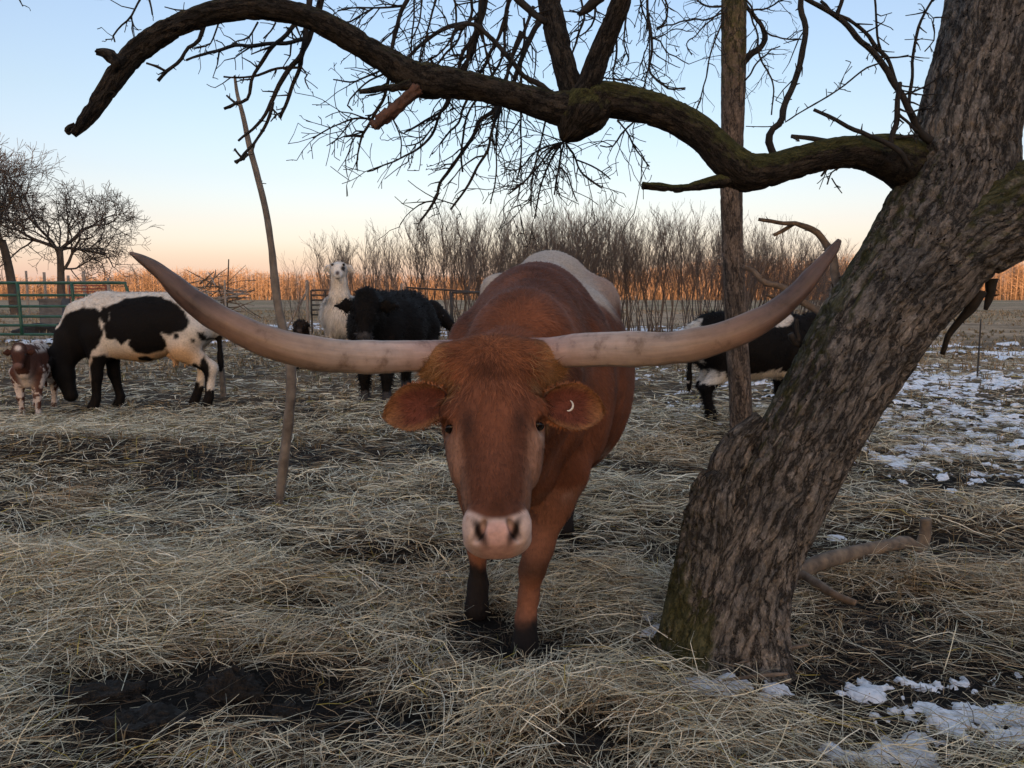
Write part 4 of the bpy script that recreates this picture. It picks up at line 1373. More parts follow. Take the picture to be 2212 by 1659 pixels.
# ------------------------------------------------------------------ slender upright tree behind, thin dead sapling, branches on the ground
M_pole = m_bark('smooth_grey_bark', (0.125, 0.098, 0.080), (0.055, 0.044, 0.038), (0.24, 0.19, 0.155), True, 9.0, 0.5, 0.008)
PD = 6.75
pb = gz(P(1601, 985, PD), -0.05)
pole = thing('slender_tree', 'straight slender tree trunk standing in front of the black and white heifer', 'tree', pb)
Q, r = pl([(1604, 1000), (1602, 940), (1599, 850), (1592, 740), (1586, 600), (1581, 480), (1580, 380), (1583, 250), (1585, 120), (1586, 0), (1588, -150), (1592, -330)], PD, [54, 50, 48, 47, 45, 45, 47, 49, 50, 50, 46, 38])
V, Fs, co = tube(Q, r, 40, 300, cap=True, bump2=bark_relief(0.004, 20.0, 51))
mk('trunk', V, Fs, M_pole, pole, pb, attrs={'bark_co': co, 'moss': 0.45 * sstep(2.4, 3.4, V[:, 2]) - 0.1})
def pole_twig(*a, **k):
    twig_branch(*a, parent=pole, org=pb, **k)
pole_twig(z8([(560, 330), (600, 285), (650, 250), (680, 200), (655, 130), (590, 40), (560, -20)]), PD, [17, 15, 12, 12, 9, 8, 7], n=4, lmin=0.1, lmax=0.4)
pole_twig(z8([(590, 40), (620, 120), (640, 200), (660, 320), (720, 430), (715, 600)]), PD - .1, [4, 4, 3], n=10, lmin=0.1, lmax=0.5)
pole_twig(z8([(480, 40), (430, 180), (400, 270), (370, 420), (320, 590)]), PD - .1, [4, 3.5, 3], n=14, lmin=0.1, lmax=0.5)
pole_twig(z8([(480, 60), (380, 100), (250, 110), (110, 155)]), PD - .1, [4, 3], n=10, lmin=0.1, lmax=0.5)
pole_twig(z8([(470, 40), (330, 170), (270, 230), (300, 285)]), PD - .1, [3, 2.5], n=8, lmin=0.1, lmax=0.4)
pole_twig(z8([(560, -40), (680, 160), (760, 195), (870, 205)]), PD - .1, [4, 3], n=6, lmin=0.1, lmax=0.4)
pole_twig(z8([(590, 60), (700, 40), (790, -20)]), PD - .1, [4, 3], n=8, lmin=0.1, lmax=0.4)
pole_twig(z8([(470, 30), (380, 30), (290, -20)]), PD, [5, 3], n=8, lmin=0.1, lmax=0.4)
pole_twig(z8([(580, 420), (640, 330), (700, 270), (760, 240)]), PD - .1, [4, 2.5], n=5, lmin=0.1, lmax=0.3)

sb = gz(G(601, 1112), -0.03)
SD = sb[1]
M_sap = m_plain('grey_sapling_bark', (0.085, 0.072, 0.062), (0.21, 0.18, 0.155), 14, 0.85, 0.6, 0.004, 0.2)
stake = thing('dead_sapling', 'thin crooked dead sapling standing alone in the hay, its top snapped off', 'tree', sb)
Q, r = pl([(600, 1125), (606, 1060), (614, 990), (624, 900), (629, 820), (622, 750), (604, 680), (594, 610), (587, 540), (575, 460), (556, 380), (540, 320), (525, 250), (513, 205), (507, 165)], SD, [18, 20, 22, 22, 22, 21, 19, 17, 15, 13, 13, 13, 10, 8, 6])
V, Fs, co = tube(Q, r, 16, 160, bump=0.12, bfreq=14, seed=3)
mk('trunk', V, Fs, M_sap, stake, sb)
def st_twig(*a, **k):
    twig_branch(*a, parent=stake, org=sb, **k)
st_twig([(520, 228), (505, 220), (489, 206)], SD, [6, 5, 4], n=1, lmin=0.03, lmax=0.06)
st_twig([(516, 215), (500, 232), (487, 234)], SD, [6, 5, 5], n=1, lmin=0.03, lmax=0.06)
st_twig([(538, 335), (522, 345), (505, 352)], SD, [8, 7, 6], n=2, lmin=0.03, lmax=0.1)
st_twig([(530, 345), (520, 335), (508, 320)], SD, [6, 5, 5], n=1, lmin=0.03, lmax=0.06)
st_twig([(560, 395), (575, 397)], SD, [2.5, 1.5], n=2, lmin=0.02, lmax=0.05)
st_twig([(590, 600), (584, 598)], SD, [8, 5], n=0)

fb = gz(G(1730, 1290))
fd = fb[1]
fall = thing('fallen_branch', 'curved peeled branch lying in the hay behind the tree base, one end turned up', 'branch', fb)
def flat_pl(l, w, lift):
    Q = np.array([gz(G(x, y), z) for (x, y), z in zip(l, lift)])
    return Q, np.array([ww * 0.5 * q[1] / FPX for ww, q in zip(w, Q)])
Q, r = flat_pl([(1722, 1290), (1765, 1278), (1815, 1262), (1865, 1250), (1910, 1240), (1955, 1222)], [34, 36, 34, 30, 30, 28], [0.08, 0.10, 0.10, 0.10, 0.10, 0.10])
e_ = Q[-1]
Q = np.concatenate([Q, [P(1985, 1190, e_[1] + .02), P(1998, 1155, e_[1] + .03), P(2000, 1120, e_[1] + .03)]])
r = np.concatenate([r, np.array([26, 25, 24]) * 0.5 * e_[1] / FPX])
V, Fs, co = tube(Q, r, 18, 120, bump=0.10, bfreq=16, seed=8)
M_peel = m_plain('half_peeled_branch', (0.060, 0.055, 0.052), (0.22, 0.175, 0.135), 16, 0.9, 0.9, 0.008, 0.1)
mk('main_stem', V, Fs, M_peel, fall, fb)
Q, r = flat_pl([(1722, 1288), (1752, 1312), (1785, 1338), (1815, 1352), (1845, 1362)], [20, 20, 20, 17, 14], [0.08, 0.09, 0.09, 0.08, 0.08])
V, Fs, co = tube(Q, r, 14, 60, bump=0.14, bfreq=18, seed=9)
mk('side_stem', V, Fs, M_dead, fall, fb)
def loose_stick(l, w, lift, mat, label, sd):
    o = gz(G(*l[0]))
    Q, r = flat_pl(l, w, lift)
    V, Fs, co = tube(Q, r, 10, 40, bump=0.14, bfreq=18, seed=sd)
    tag(mk('fallen_stick', V, Fs, mat, None, o), label, 'stick')
loose_stick([(1590, 1478), (1650, 1465), (1700, 1448), (1745, 1430)], [5, 9, 10, 6], [0.05] * 4, M_dead, 'slim stick curving over the hay against the trunk base', 4)
loose_stick([(1560, 1500), (1640, 1498), (1700, 1492)], [7, 9, 7], [0.045] * 3, M_dead, 'straight half buried stick beside snow below the trunk', 5)
# ------------------------------------------------------------------ the longhorn
M_hide = m_attr('short_hide', 0.8, 55.0, 0.22, 0.3, 0.003, 0.12, 160.0)
M_hair = m_attr('coat_hair', 0.65, 40.0, 0.15, 0, spec=0.15)
M_horn = None
M_eye = m_plain('wet_dark_eye', (0.006, 0.004, 0.003), (0.012, 0.008, 0.006), 10, 0.22, 0, spec=0.35)
M_tagm = m_plain('ear_tag_metal', (0.62, 0.60, 0.55), (0.75, 0.72, 0.66), 30, 0.35, 0, metal=0.3)

m, nt, bs = nodes('horn_keratin')
at = N_(nt, 'ShaderNodeAttribute', attribute_name='Col')
co_ = N_(nt, 'ShaderNodeAttribute', attribute_name='bark_co')
mp = N_(nt, 'ShaderNodeMapping'); mp.inputs['Scale'].default_value = (60, 60, 5)
nt.links.new(co_.outputs['Vector'], mp.inputs[0])
st_ = noise_node(nt, 1.0, 6, mp.outputs[0], 0.6)
dirt = noise_node(nt, 14, 6, co_.outputs['Vector'], 0.7)
r1 = ramp_node(nt, st_.outputs['Fac'], [(0.3, (0.72, 0.70, 0.68)), (0.7, (1.18, 1.16, 1.14))])
r2 = ramp_node(nt, dirt.outputs['Fac'], [(0.30, (0.36, 0.29, 0.24)), (0.46, (0.9, 0.88, 0.86)), (0.75, (1.2, 1.18, 1.15))])
c_ = mixc(nt, 1.0, at.outputs['Color'], r1.outputs[0], 'MULTIPLY')
c_ = mixc(nt, 1.0, c_, r2.outputs[0], 'MULTIPLY')
nt.links.new(c_, bs.inputs['Base Color'])
bs.inputs['Roughness'].default_value = 0.48
bs.inputs['Specular IOR Level'].default_value = 0.4
bump(nt, bs, st_.outputs['Fac'], 0.35, 0.004)
M_horn = m

lh_org = gz((0.10, 3.3, 0))
lh = thing('longhorn_cow', 'red brown longhorn cow facing us with huge spreading horns and pink muzzle', 'cow', lh_org)

poll = P(1063, 742, 2.02)
nose = P(1074, 1168, 1.70)
hA = (nose - poll); HL = np.linalg.norm(hA); hA /= HL
hS = np.array([1.0, 0.0, 0.0]); hS -= hA * hS.dot(hA); hS /= np.linalg.norm(hS)
hN = np.cross(hS, hA)
if hN[1] > 0: hN = -hN
def Hd(s, a, n):
    return poll + hS * s + hA * a + hN * n
HM = np.stack([hS, hA, hN], 1)
b = Body((-0.48, 1.55, -0.02), (0.78, 4.75, 1.68), 0.0125, ((-0.22, 1.5, 0.70), (0.16, 2.12, 1.25), 0.0055))
ex = np.array([1.0, 0, 0])
# torso, from chest to rump
ch = np.array([0.055, 2.90, 0.95]); sh = np.array([0.09, 3.15, 0.98]); be = np.array([0.155, 3.60, 0.93]); hp = np.array([0.20, 4.12, 1.08]); rp_ = np.array([0.225, 4.42, 1.02])
b.ecap(ch, sh, (0.22, 0.34), (0.285, 0.40), ex, 0.06, 2.2)
b.ecap(sh, be, (0.285, 0.40), (0.375, 0.43), ex, 0.08, 2.2)
b.ecap(be, hp, (0.375, 0.43), (0.335, 0.36), ex, 0.08, 2.2)
b.ecap(hp, rp_, (0.335, 0.36), (0.25, 0.26), ex, 0.08, 2.2)
b.cap((0.075, 2.95, 1.215), (0.10, 3.20, 1.26), 0.13, 0.14, 0.10)                 # withers
b.cap((0.11, 3.3, 1.31), (0.185, 4.05, 1.40), 0.09, 0.09, 0.10)                   # spine
b.ell((0.20, 4.12, 1.41), (0.13, 0.20, 0.10), 0.10)                             # rump top
b.ell((-0.085, 4.10, 1.33), (0.075, 0.10, 0.075), 0.10)                             # hip bones
b.ell((0.455, 4.08, 1.27), (0.08, 0.11, 0.10), 0.10)
b.ell((-0.17, 3.02, 0.92), (0.10, 0.19, 0.30), 0.08)                              # shoulders
b.ell((0.28, 3.06, 0.94), (0.10, 0.19, 0.28), 0.08)
# neck
b.ecap(Hd(0.0, 0.08, -0.17), (0.03, 2.48, 1.04), (0.115, 0.15), (0.165, 0.24), ex, 0.06)
b.ecap((0.03, 2.48, 1.04), (0.06, 2.95, 1.02), (0.165, 0.24), (0.235, 0.34), ex, 0.08)
b.cap((0.03, 2.45, 1.16), (0.07, 2.95, 1.26), 0.11, 0.13, 0.08)
b.ecap((0.04, 2.45, 0.86), (0.06, 2.85, 0.66), (0.06, 0.10), (0.10, 0.12), ex, 0.07)   # dewlap and brisket
# front legs
fL, fR = G(1136, 1412), G(1031, 1345)
b.chain([(0.20, 2.98, 0.80), (0.18, 2.90, 0.66), (fL[0] + .10, 2.86, 0.55), (fL[0] + .045, 2.83, 0.38), (fL[0] + .02, 2.83, 0.30), (fL[0] + .01, 2.84, 0.20), (fL[0], 2.83, 0.12)], [0.125, 0.095, 0.065, 0.044, 0.041, 0.031, 0.036], 0.05)
b.cap((fL[0] + .035, 2.805, 0.345), (fL[0] + .03, 2.805, 0.32), 0.038, 0.037, 0.03)
b.cap((fL[0], 2.82, 0.12), (fL[0] - .003, 2.78, 0.03), 0.038, 0.050, 0.03)
b.chain([(-0.13, 3.08, 0.80), (-0.13, 3.12, 0.64), (fR[0] + .0, 3.13, 0.52), (fR[0], 3.15, 0.37), (fR[0], 3.17, 0.28), (fR[0], 3.18, 0.13)], [0.13, 0.095, 0.066, 0.046, 0.037, 0.039], 0.05)
b.cap((fR[0], 3.17, 0.12), (fR[0] - .005, 3.13, 0.03), 0.040, 0.052, 0.03)
# hind legs
hl = G(1213, 1160)
b.chain([(0.38, 4.22, 0.92), (0.36, 4.08, 0.72), (0.33, 4.38, 0.50), (hl[0] + .02, 4.30, 0.15)], [0.17, 0.13, 0.065, 0.05], 0.06)
b.cap((hl[0] + .02, 4.28, 0.14), (hl[0], 4.20, 0.035), 0.052, 0.065, 0.03)
b.chain([(0.05, 4.22, 0.92), (0.05, 4.10, 0.72), (0.05, 4.42, 0.50), (0.06, 4.42, 0.15)], [0.17, 0.13, 0.065, 0.05], 0.06)
b.cap((0.06, 4.40, 0.14), (0.06, 4.34, 0.035), 0.05, 0.06, 0.03)
b.cap((0.23, 4.62, 1.1), (0.235, 4.66, 0.5), 0.04, 0.03, 0.05)                    # tail
# head
b.ecap(Hd(0, 0.035, -0.105), Hd(0, 0.19, -0.10), (0.112, 0.10), (0.118, 0.098), hS, 0.03, 2.7)
b.ecap(Hd(0, 0.19, -0.10), Hd(0, 0.36, -0.085), (0.115, 0.098), (0.076, 0.074), hS, 0.03, 2.6)
b.ecap(Hd(0, 0.36, -0.085), Hd(0, 0.47, -0.075), (0.075, 0.073), (0.064, 0.062), hS, 0.03, 2.4)
b.ecap(Hd(0, 0.16, -0.19), Hd(0, 0.42, -0.135), (0.088, 0.085), (0.052, 0.05), hS, 0.05, 2.2)
for s_ in (-1, 1):
    b.ell(Hd(0.099 * s_, 0.178, -0.043), (0.034, 0.034, 0.034), 0.03, M=HM)       # brow
    b.ell(Hd(0.089 * s_, 0.265, -0.10), (0.026, 0.075, 0.055), 0.03, M=HM)        # cheek bone
    b.ell(Hd(0.116 * s_, 0.010, -0.085), (0.066, 0.056, 0.064), 0.04, M=HM)           # horn seat
    b.ell(Hd(0.047 * s_, 0.475, -0.030), (0.032, 0.045, 0.030), 0.025, M=HM)      # nostril wing
    b.ell(Hd(0.032 * s_, 0.494, -0.074), (0.045, 0.030, 0.042), 0.025, M=HM)      # lips
b.ell(Hd(0, 0.488, -0.045), (0.052, 0.034, 0.040), 0.02, M=HM)
b.ell(Hd(0, 0.026, -0.035), (0.11, 0.040, 0.03), 0.05, M=HM)                         # poll knob
b.ell(Hd(0, 0.32, -0.012), (0.030, 0.14, 0.014), 0.03, M=HM)                      # nose bridge
for s_ in (-1, 1):
    b.ell(Hd(0.116 * s_, 0.213, -0.046), (0.018, 0.016, 0.020), 0.018, True, M=HM)   # eye sockets
    c, s2 = math.cos(0.5 * s_), math.sin(0.5 * s_)
    Rn = HM @ np.array([[c, s2, 0], [-s2, c, 0], [0, 0, 1]])
    b.ell(Hd(0.038 * s_, 0.496, -0.010), (0.0095, 0.030, 0.028), 0.008, True, M=Rn)   # nostrils
V, Q = b.mesh()
V = relax(V, Q, 2, 0.5)
Nv = vnormals(V, Q)
# colours of the coat
rel = V - poll
hs_, ha_, hn_ = rel @ hS, rel @ hA, rel @ hN
nzv = fbm(V * 9.0, 4, 5)
red = np.array([0.165, 0.060, 0.031])
V[~((V[:, 1] < 2.25))] += (Nv * (0.016 * (fbm(V * np.array([4.0, 11.0, 4.0]), 3, 71) - 0.5))[:, None])[~((V[:, 1] < 2.25))]
col = np.tile(red, (len(V), 1)) * (0.1 + 1.8 * fbm(V * np.array([6.0, 3.5, 5.0]), 4, 8))[:, None]
head = (V[:, 1] < 2.25) & (ha_ > -0.08)
face = head & (hn_ > -0.26)
def blend(mask, c):
    global col
    mask = np.clip(mask, 0, 1)[:, None]
    col = col * (1 - mask) + np.asarray(c) * mask
# darker streaks down the face, ginger towards the poll, paler jaw edge
blend(face * 0.85 * np.exp(-((np.abs(hs_) - 0.060) / 0.020) ** 2) * sstep(0.16, 0.24, ha_) * (1 - sstep(0.40, 0.46, ha_)), (0.085, 0.036, 0.022))
blend(face * 0.35 * sstep(0.16, 0.30, ha_) * (1 - sstep(0.4, 0.45, ha_)) * np.exp(-(hs_ / 0.05) ** 2), (0.15, 0.058, 0.035))
blend(face * 0.5 * (1 - sstep(0.02, 0.16, ha_)), (0.20, 0.076, 0.034))
blend(head * 0.7 * sstep(0.09, 0.14, np.abs(hs_)) * (1 - sstep(0.06, 0.12, ha_)), (0.30, 0.155, 0.065))
blend(face * 0.85 * gauss(hs_, ha_, -0.01, 0.065, 0.04, 0.045), (0.055, 0.021, 0.013))
blend(face * 0.8 * gauss(np.abs(hs_), ha_, 0.066, 0.225, 0.020, 0.045), (0.045, 0.020, 0.014))
blend(face * 0.4 * gauss(np.abs(hs_), ha_, 0.075, 0.16, 0.025, 0.03), (0.085, 0.034, 0.02))
blend(face * 0.45 * sstep(0.50, 0.62, fbm(V * np.array([30, 12, 12]), 3, 15)) * sstep(0.12, 0.2, ha_), (0.10, 0.040, 0.024))
blend(face * 0.75 * sstep(0.070, 0.100, np.abs(hs_) + 0.10 * np.clip(ha_ - 0.22, 0, 1)) * sstep(0.20, 0.26, ha_), (0.29, 0.165, 0.115))
eyes = [Hd(0.111 * s_, 0.213, -0.052) for s_ in (-1, 1)]
for e_ in eyes:
    dd = np.linalg.norm(V - e_ - hA * 0.018, axis=1)
    blend(0.85 * np.exp(-(dd / 0.022) ** 2) * sstep(0.3, 0.55, nzv + 0.1), (0.46, 0.33, 0.26))
    dd = np.linalg.norm(V - e_, axis=1)
    blend(0.9 * np.exp(-(dd / 0.017) ** 2), (0.03, 0.018, 0.012))
mz = head * sstep(0.466, 0.484, ha_ + 0.026 * (np.abs(hs_) / 0.06) ** 2 + 0.02 * (nzv - 0.5))
blend(mz, np.array([0.47, 0.35, 0.30]))
pad = head * sstep(0.474, 0.486, ha_) * (1 - sstep(0.030, 0.044, np.abs(hs_)))
blend(pad, (0.50, 0.31, 0.265))
blend(head * 0.5 * sstep(0.51, 0.53, ha_), (0.33, 0.18, 0.13))
blend(head * 0.8 * np.exp(-((hn_ + 0.098) / 0.006) ** 2) * sstep(0.46, 0.49, ha_), (0.10, 0.05, 0.04))
nost = np.zeros(len(V))
for s_ in (-1, 1):
    rl_ = (V - Hd(0.038 * s_, 0.497, -0.020)) @ HM
    rl_[:, 0] += 0.45 * s_ * rl_[:, 1]
    dd = np.sqrt((rl_[:, 0] / 0.0115) ** 2 + (rl_[:, 1] / 0.031) ** 2 + (rl_[:, 2] / 0.05) ** 2)
    nost = np.maximum(nost, np.exp(-dd ** 4))
    blend(0.99 * np.exp(-dd ** 4), (0.010, 0.005, 0.004))
nostril_clear = 1 - np.clip(nost * 1.6, 0, 1)
# dark neck crest, white along the back and rump, pale belly edge
body = ~head
blend(body * 0.8 * gauss(V[:, 0], V[:, 1], 0.06, 2.8, 0.11, 0.32) * sstep(1.08, 1.2, V[:, 2]) * sstep(0.3, 0.6, nzv), (0.065, 0.024, 0.014))
axis_x = np.interp(V[:, 1], [2.9, 3.3, 4.4], [0.07, 0.11, 0.21])
top = sstep(1.17, 1.30, V[:, 2] + 0.16 * (nzv - 0.5))
wh = top * sstep(3.20, 3.34, V[:, 1] + 0.25 * (nzv - 0.5) - 0.35 * np.clip(V[:, 0] - axis_x, -0.3, 0.4)) * (1 - 0.75 * gauss(V[:, 0], V[:, 2], 0.52, 1.16, 0.10, 0.12))
blend(body * wh, (0.46, 0.40, 0.35))
blend(body * 0.5 * gauss(V[:, 0], V[:, 1], 0.46, 4.0, 0.10, 0.2) * sstep(1.0, 1.1, V[:, 2]), red)
blend(body * 0.8 * sstep(0.45, 0.6, nzv) * (1 - sstep(0.58, 0.68, V[:, 2])) * sstep(0.45, 0.55, V[:, 2]) * (V[:, 1] > 3.1) * (V[:, 0] > 0.1) * (V[:, 1] < 4.0), (0.50, 0.43, 0.38))
blend(body * 0.45 * gauss(V[:, 1], V[:, 2], 2.76, 0.60, 0.06, 0.022) * (V[:, 0] > 0.08) * sstep(0.42, 0.5, nzv), (0.55, 0.48, 0.42))
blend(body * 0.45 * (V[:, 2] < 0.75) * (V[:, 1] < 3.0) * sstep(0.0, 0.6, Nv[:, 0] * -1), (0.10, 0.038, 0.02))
# muddy dark socks, light edge above
leg = body * (V[:, 2] < 0.62)
blend(leg * 0.6 * (V[:, 1] < 3.3), (0.19, 0.088, 0.055))
knee = leg * np.exp(-((V[:, 2] - 0.325) / 0.045) ** 2) * (V[:, 0] > fL[0] - 0.1) * (V[:, 1] < 2.9) * sstep(-0.2, 0.5, -Nv[:, 1])
blend(0.8 * knee, (0.05, 0.025, 0.016))
low = np.where(V[:, 0] > 0, 0.14, 0.22)
low = np.where(V[:, 1] > 3.7, 0.40, low)
blend(leg * (1 - sstep(low - 0.03, low + 0.03, V[:, 2] + 0.16 * (nzv - 0.5))), (0.014, 0.011, 0.010))
col = np.clip(col, 0.004, 0.95)
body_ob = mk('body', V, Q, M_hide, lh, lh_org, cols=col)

for e_ in eyes:
    u = np.linspace(0, 2 * np.pi, 20, endpoint=False)
    v = np.linspace(0.05, np.pi - 0.05, 12)
    U_, V_ = np.meshgrid(u, v)
    D = np.stack([np.cos(U_) * np.sin(V_), np.sin(U_) * np.sin(V_), np.cos(V_)], -1).reshape(-1, 3) * 0.0175
    i = np.arange(11)[:, None] * 20
    j = np.arange(20)[None]
    Fq = np.stack([i + j, i + (j + 1) % 20, i + 20 + (j + 1) % 20, i + 20 + j], -1).reshape(-1, 4)
    sg = 1 if e_[0] > poll[0] else -1
    D = D - np.outer(D @ hA, hA) * 0.42
    mk('eye', D + e_ - hS * 0.006 * sg - hN * 0.002, Fq, M_eye, lh, lh_org)

# horns
def horn(pts, d, w, seed):
    Q_, r_ = pl(pts, d, w)
    def rough(co, rr, s):
        ring = 0.0010 * (fbm(np.stack([0 * co[..., 0], 0 * co[..., 0], co[..., 2] * 70], -1), 2, seed + 4) - 0.5) * np.exp(-co[..., 2] / 0.35) * 2
        return ring + 0.0014 * (fbm(co * np.array([60, 60, 6]), 3, seed) - 0.5) * 2 + 0.004 * (fbm(co * 14, 2, seed + 1) - 0.5) * 2
    V, Fs, co = tube(Q_, r_, 40, 150, bump2=rough)
    s = co[:, 2] / co[:, 2].max()
    c = np.zeros((len(V), 3))
    stops = [(0, (0.30, 0.17, 0.14)), (0.10, (0.38, 0.265, 0.235)), (0.22, (0.40, 0.315, 0.28)), (0.38, (0.35, 0.272, 0.225)), (0.52, (0.25, 0.17, 0.125)), (0.64, (0.20, 0.125, 0.092)), (0.75, (0.085, 0.052, 0.043)), (0.88, (0.105, 0.062, 0.048)), (0.97, (0.09, 0.058, 0.042)), (1.0, (0.20, 0.135, 0.10))]
    nzz = 0.10 * (fbm(V * 6, 3, seed) - 0.5) * 2
    for k in range(3):
        c[:, k] = np.interp(s + nzz * (s > 0.3), [q[0] for q in stops], [q[1][k] for q in stops])
    mk('horn', V, Fs, M_horn, lh, lh_org, cols=c, attrs={'bark_co': co})
horn([(985, 768), (930, 769), (875, 770), (815, 771), (750, 771), (690, 766), (630, 754), (570, 735), (515, 711), (465, 684), (420, 652), (380, 617), (345, 587), (310, 562), (281, 546)],
     [2.10, 2.03, 1.95, 1.92, 1.92, 1.93], [66, 68, 71, 73, 73, 72, 71, 69, 65, 60, 53, 45, 35, 24, 8], 61)
horn([(1140, 762), (1195, 762), (1250, 757), (1310, 754), (1370, 754), (1430, 753), (1485, 747), (1540, 735), (1595, 716), (1645, 691), (1690, 660), (1730, 623), (1765, 583), (1792, 548), (1813, 519)],
     [2.10, 2.03, 1.97, 1.95, 1.97, 2.0], [64, 68, 74, 76, 75, 73, 70, 67, 63, 57, 49, 41, 33, 25, 11], 62)

# ears: cupped, with a thick hairy rim
def ear(root, tip, W, up, seed):
    root, tip = np.asarray(root), np.asarray(tip)
    ax = tip - root
    L = np.linalg.norm(ax); ax /= L
    fw_ = np.array([0, -1.0, 0.10]); fw_ -= ax * fw_.dot(ax); fw_ /= np.linalg.norm(fw_)
    upv = np.cross(fw_, ax)
    if upv[2] < 0: upv = -upv
    ns, ntt = 26, 21
    s = np.linspace(0, 1, ns); t = np.linspace(-1, 1, ntt)
    S, T = np.meshgrid(s, t, indexing='ij')
    wd = W * (0.42 + 0.58 * np.sin(np.pi * np.clip(S * 0.92 + 0.03, 0, 1)) ** 0.8) * np.clip((1 - S ** 5), 0, 1) ** 0.5
    cup = 0.34 * W * (1 - S * 0.5)
    base = root + ax * (S * L)[..., None] + upv * (wd * T - 0.010 * S ** 2)[..., None]
    front = base + fw_ * (cup * (T ** 2 - 0.6))[..., None]
    back = front - fw_ * (0.006 + 0.022 * (1 - S) * (1 - T ** 2))[..., None]
    V = np.concatenate([front.reshape(-1, 3), back.reshape(-1, 3)])
    i = np.arange(ns - 1)[:, None] * ntt + np.arange(ntt - 1)[None]
    Fa = np.stack([i, i + 1, i + 1 + ntt, i + ntt], -1).reshape(-1, 4)
    n = ns * ntt
    rim = np.concatenate([np.arange(ns) * ntt, (ns - 1) * ntt + np.arange(1, ntt), (np.arange(ns - 2, -1, -1)) * ntt + ntt - 1, np.arange(ntt - 2, 0, -1)])
    r2 = np.roll(rim, -1)
    Fr = np.stack([rim, r2, r2 + n, rim + n], -1)
    if np.cross(V[Fa[0, 1]] - V[Fa[0, 0]], V[Fa[0, 3]] - V[Fa[0, 0]]).dot(fw_) < 0:
        Fa = Fa[:, ::-1]
    else:
        Fr = Fr[:, ::-1]
    F = np.concatenate([Fa, Fa[:, ::-1] + n, Fr])
    nz_ = fbm(V * 30, 3, seed)
    edge = np.clip(np.maximum(np.abs(np.concatenate([T.ravel()] * 2)), np.concatenate([S.ravel()] * 2) * 1.02), 0, 1)
    inner = np.array([0.125, 0.040, 0.026]) * (0.6 + 0.8 * nz_)[:, None]
    rimc = np.array([0.26, 0.125, 0.058])
    k = sstep(0.62, 0.97, edge)[:, None]
    c = inner * (1 - k) + rimc * k
    c[n:] = np.array([0.24, 0.09, 0.04])
    S2 = np.concatenate([S.ravel()] * 2)
    o = mk('ear', V, F, M_hide, lh, lh_org, cols=c)
    dens = np.where(np.arange(2 * n) < n, 0.45 + 2.2 * sstep(0.7, 1.0, edge), 0.6)
    cen = root + ax * L * 0.45
    def comb(p, nn):
        d = p - cen
        return d / (np.linalg.norm(d, axis=1, keepdims=True) + 1e-6) + ax * 0.4
    fur('ear_hair', V, F, c, 3600, lambda p: np.full(len(p), 0.014), comb, M_hair, o, 0.0011, 0.30, seed, dens, lh_org, 0.25)
    return o, fw_, upv
ear(P(962, 862, 1.95), P(828, 892, 1.99), 0.056, 1, 3)
e2, fwv, upv = ear(P(1176, 872, 1.95), P(1306, 880, 1.99), 0.057, 1, 4)
# metal clip in the ear
cpt = P(1228, 876, 1.935)
aa = np.linspace(-1.9, 1.2, 16)
arc = np.stack([cpt[0] + 0.011 * np.cos(aa), np.full(16, cpt[1]), cpt[2] + 0.013 * np.sin(aa)], -1)
Vt, Ft, _ = tube(arc, 0.0024 * np.sin(np.linspace(0.25, np.pi - 0.1, 16)) + 0.0004, 8, 24)
mk('ear_clip', Vt, Ft, M_tagm, lh, lh_org)

# hair
def comb_body(p, n):
    d = np.tile(np.array([0.05, 0.75, -0.65]), (len(p), 1))
    r_ = p - poll
    a_, s_ = r_ @ hA, r_ @ hS
    hd = (p[:, 1] < 2.2) & (a_ > -0.08)
    dh = hA[None] * 0.9 + hS[None] * np.clip(s_ / 0.12, -1, 1)[:, None] * 0.7
    tuft = 1 - sstep(0.05, 0.17, a_)
    dt = hS[None] * np.clip(s_ / 0.09, -1, 1)[:, None] * 0.9 + hA[None] * (0.9 * np.clip((a_ - 0.005) / 0.07, -0.25, 1.2))[:, None] + hN[None] * 0.15
    dh = dh * (1 - tuft[:, None]) + dt * tuft[:, None]
    d[hd] = dh[hd]
    lg = (p[:, 2] < 0.6) & ~hd
    d[lg] = np.array([0, 0.15, -1.0])
    return d
def len_body(p):
    r_ = p - poll
    a_ = r_ @ hA
    hd = (p[:, 1] < 2.2) & (a_ > -0.08)
    L = np.full(len(p), 0.022)
    L[hd] = 0.011 + 0.018 * (1 - sstep(0.06, 0.15, a_[hd]))
    L[(p[:, 1] > 2.2) & (p[:, 1] < 3.1) & (p[:, 2] > 0.9)] = 0.030
    L[p[:, 2] < 0.5] = 0.010
    return L
camp = np.array([0, 0, CAMZ])
facing = ((camp - V) * Nv).sum(1) / np.linalg.norm(camp - V, axis=1)
vis = sstep(-0.35, 0.0, facing) + 0.05
dist = np.linalg.norm(V - camp, axis=1)
dens = vis * np.where(head, 1.0, np.clip((2.3 / dist) ** 2, 0.12, 1)) * np.where(V[:, 2] < 0.16, 0.15, 1.0)
dens = dens * np.where(head & (ha_ > 0.452) & (np.abs(hs_) < 0.045), 0.02, 1) * np.where(head & (ha_ > 0.43), 0.35, 1)
dens = dens * nostril_clear * np.where(head & (ha_ > 0.468), 0.06, 1)
for e_ in eyes:
    dens = dens * np.where(np.linalg.norm(V - e_, axis=1) < 0.018, 0.0, 1)
fur('coat', V, Q, col, 85000, len_body, comb_body, M_hair, body_ob, 0.0010, 0.16, 9, dens, lh_org, 0.20, 0.24)
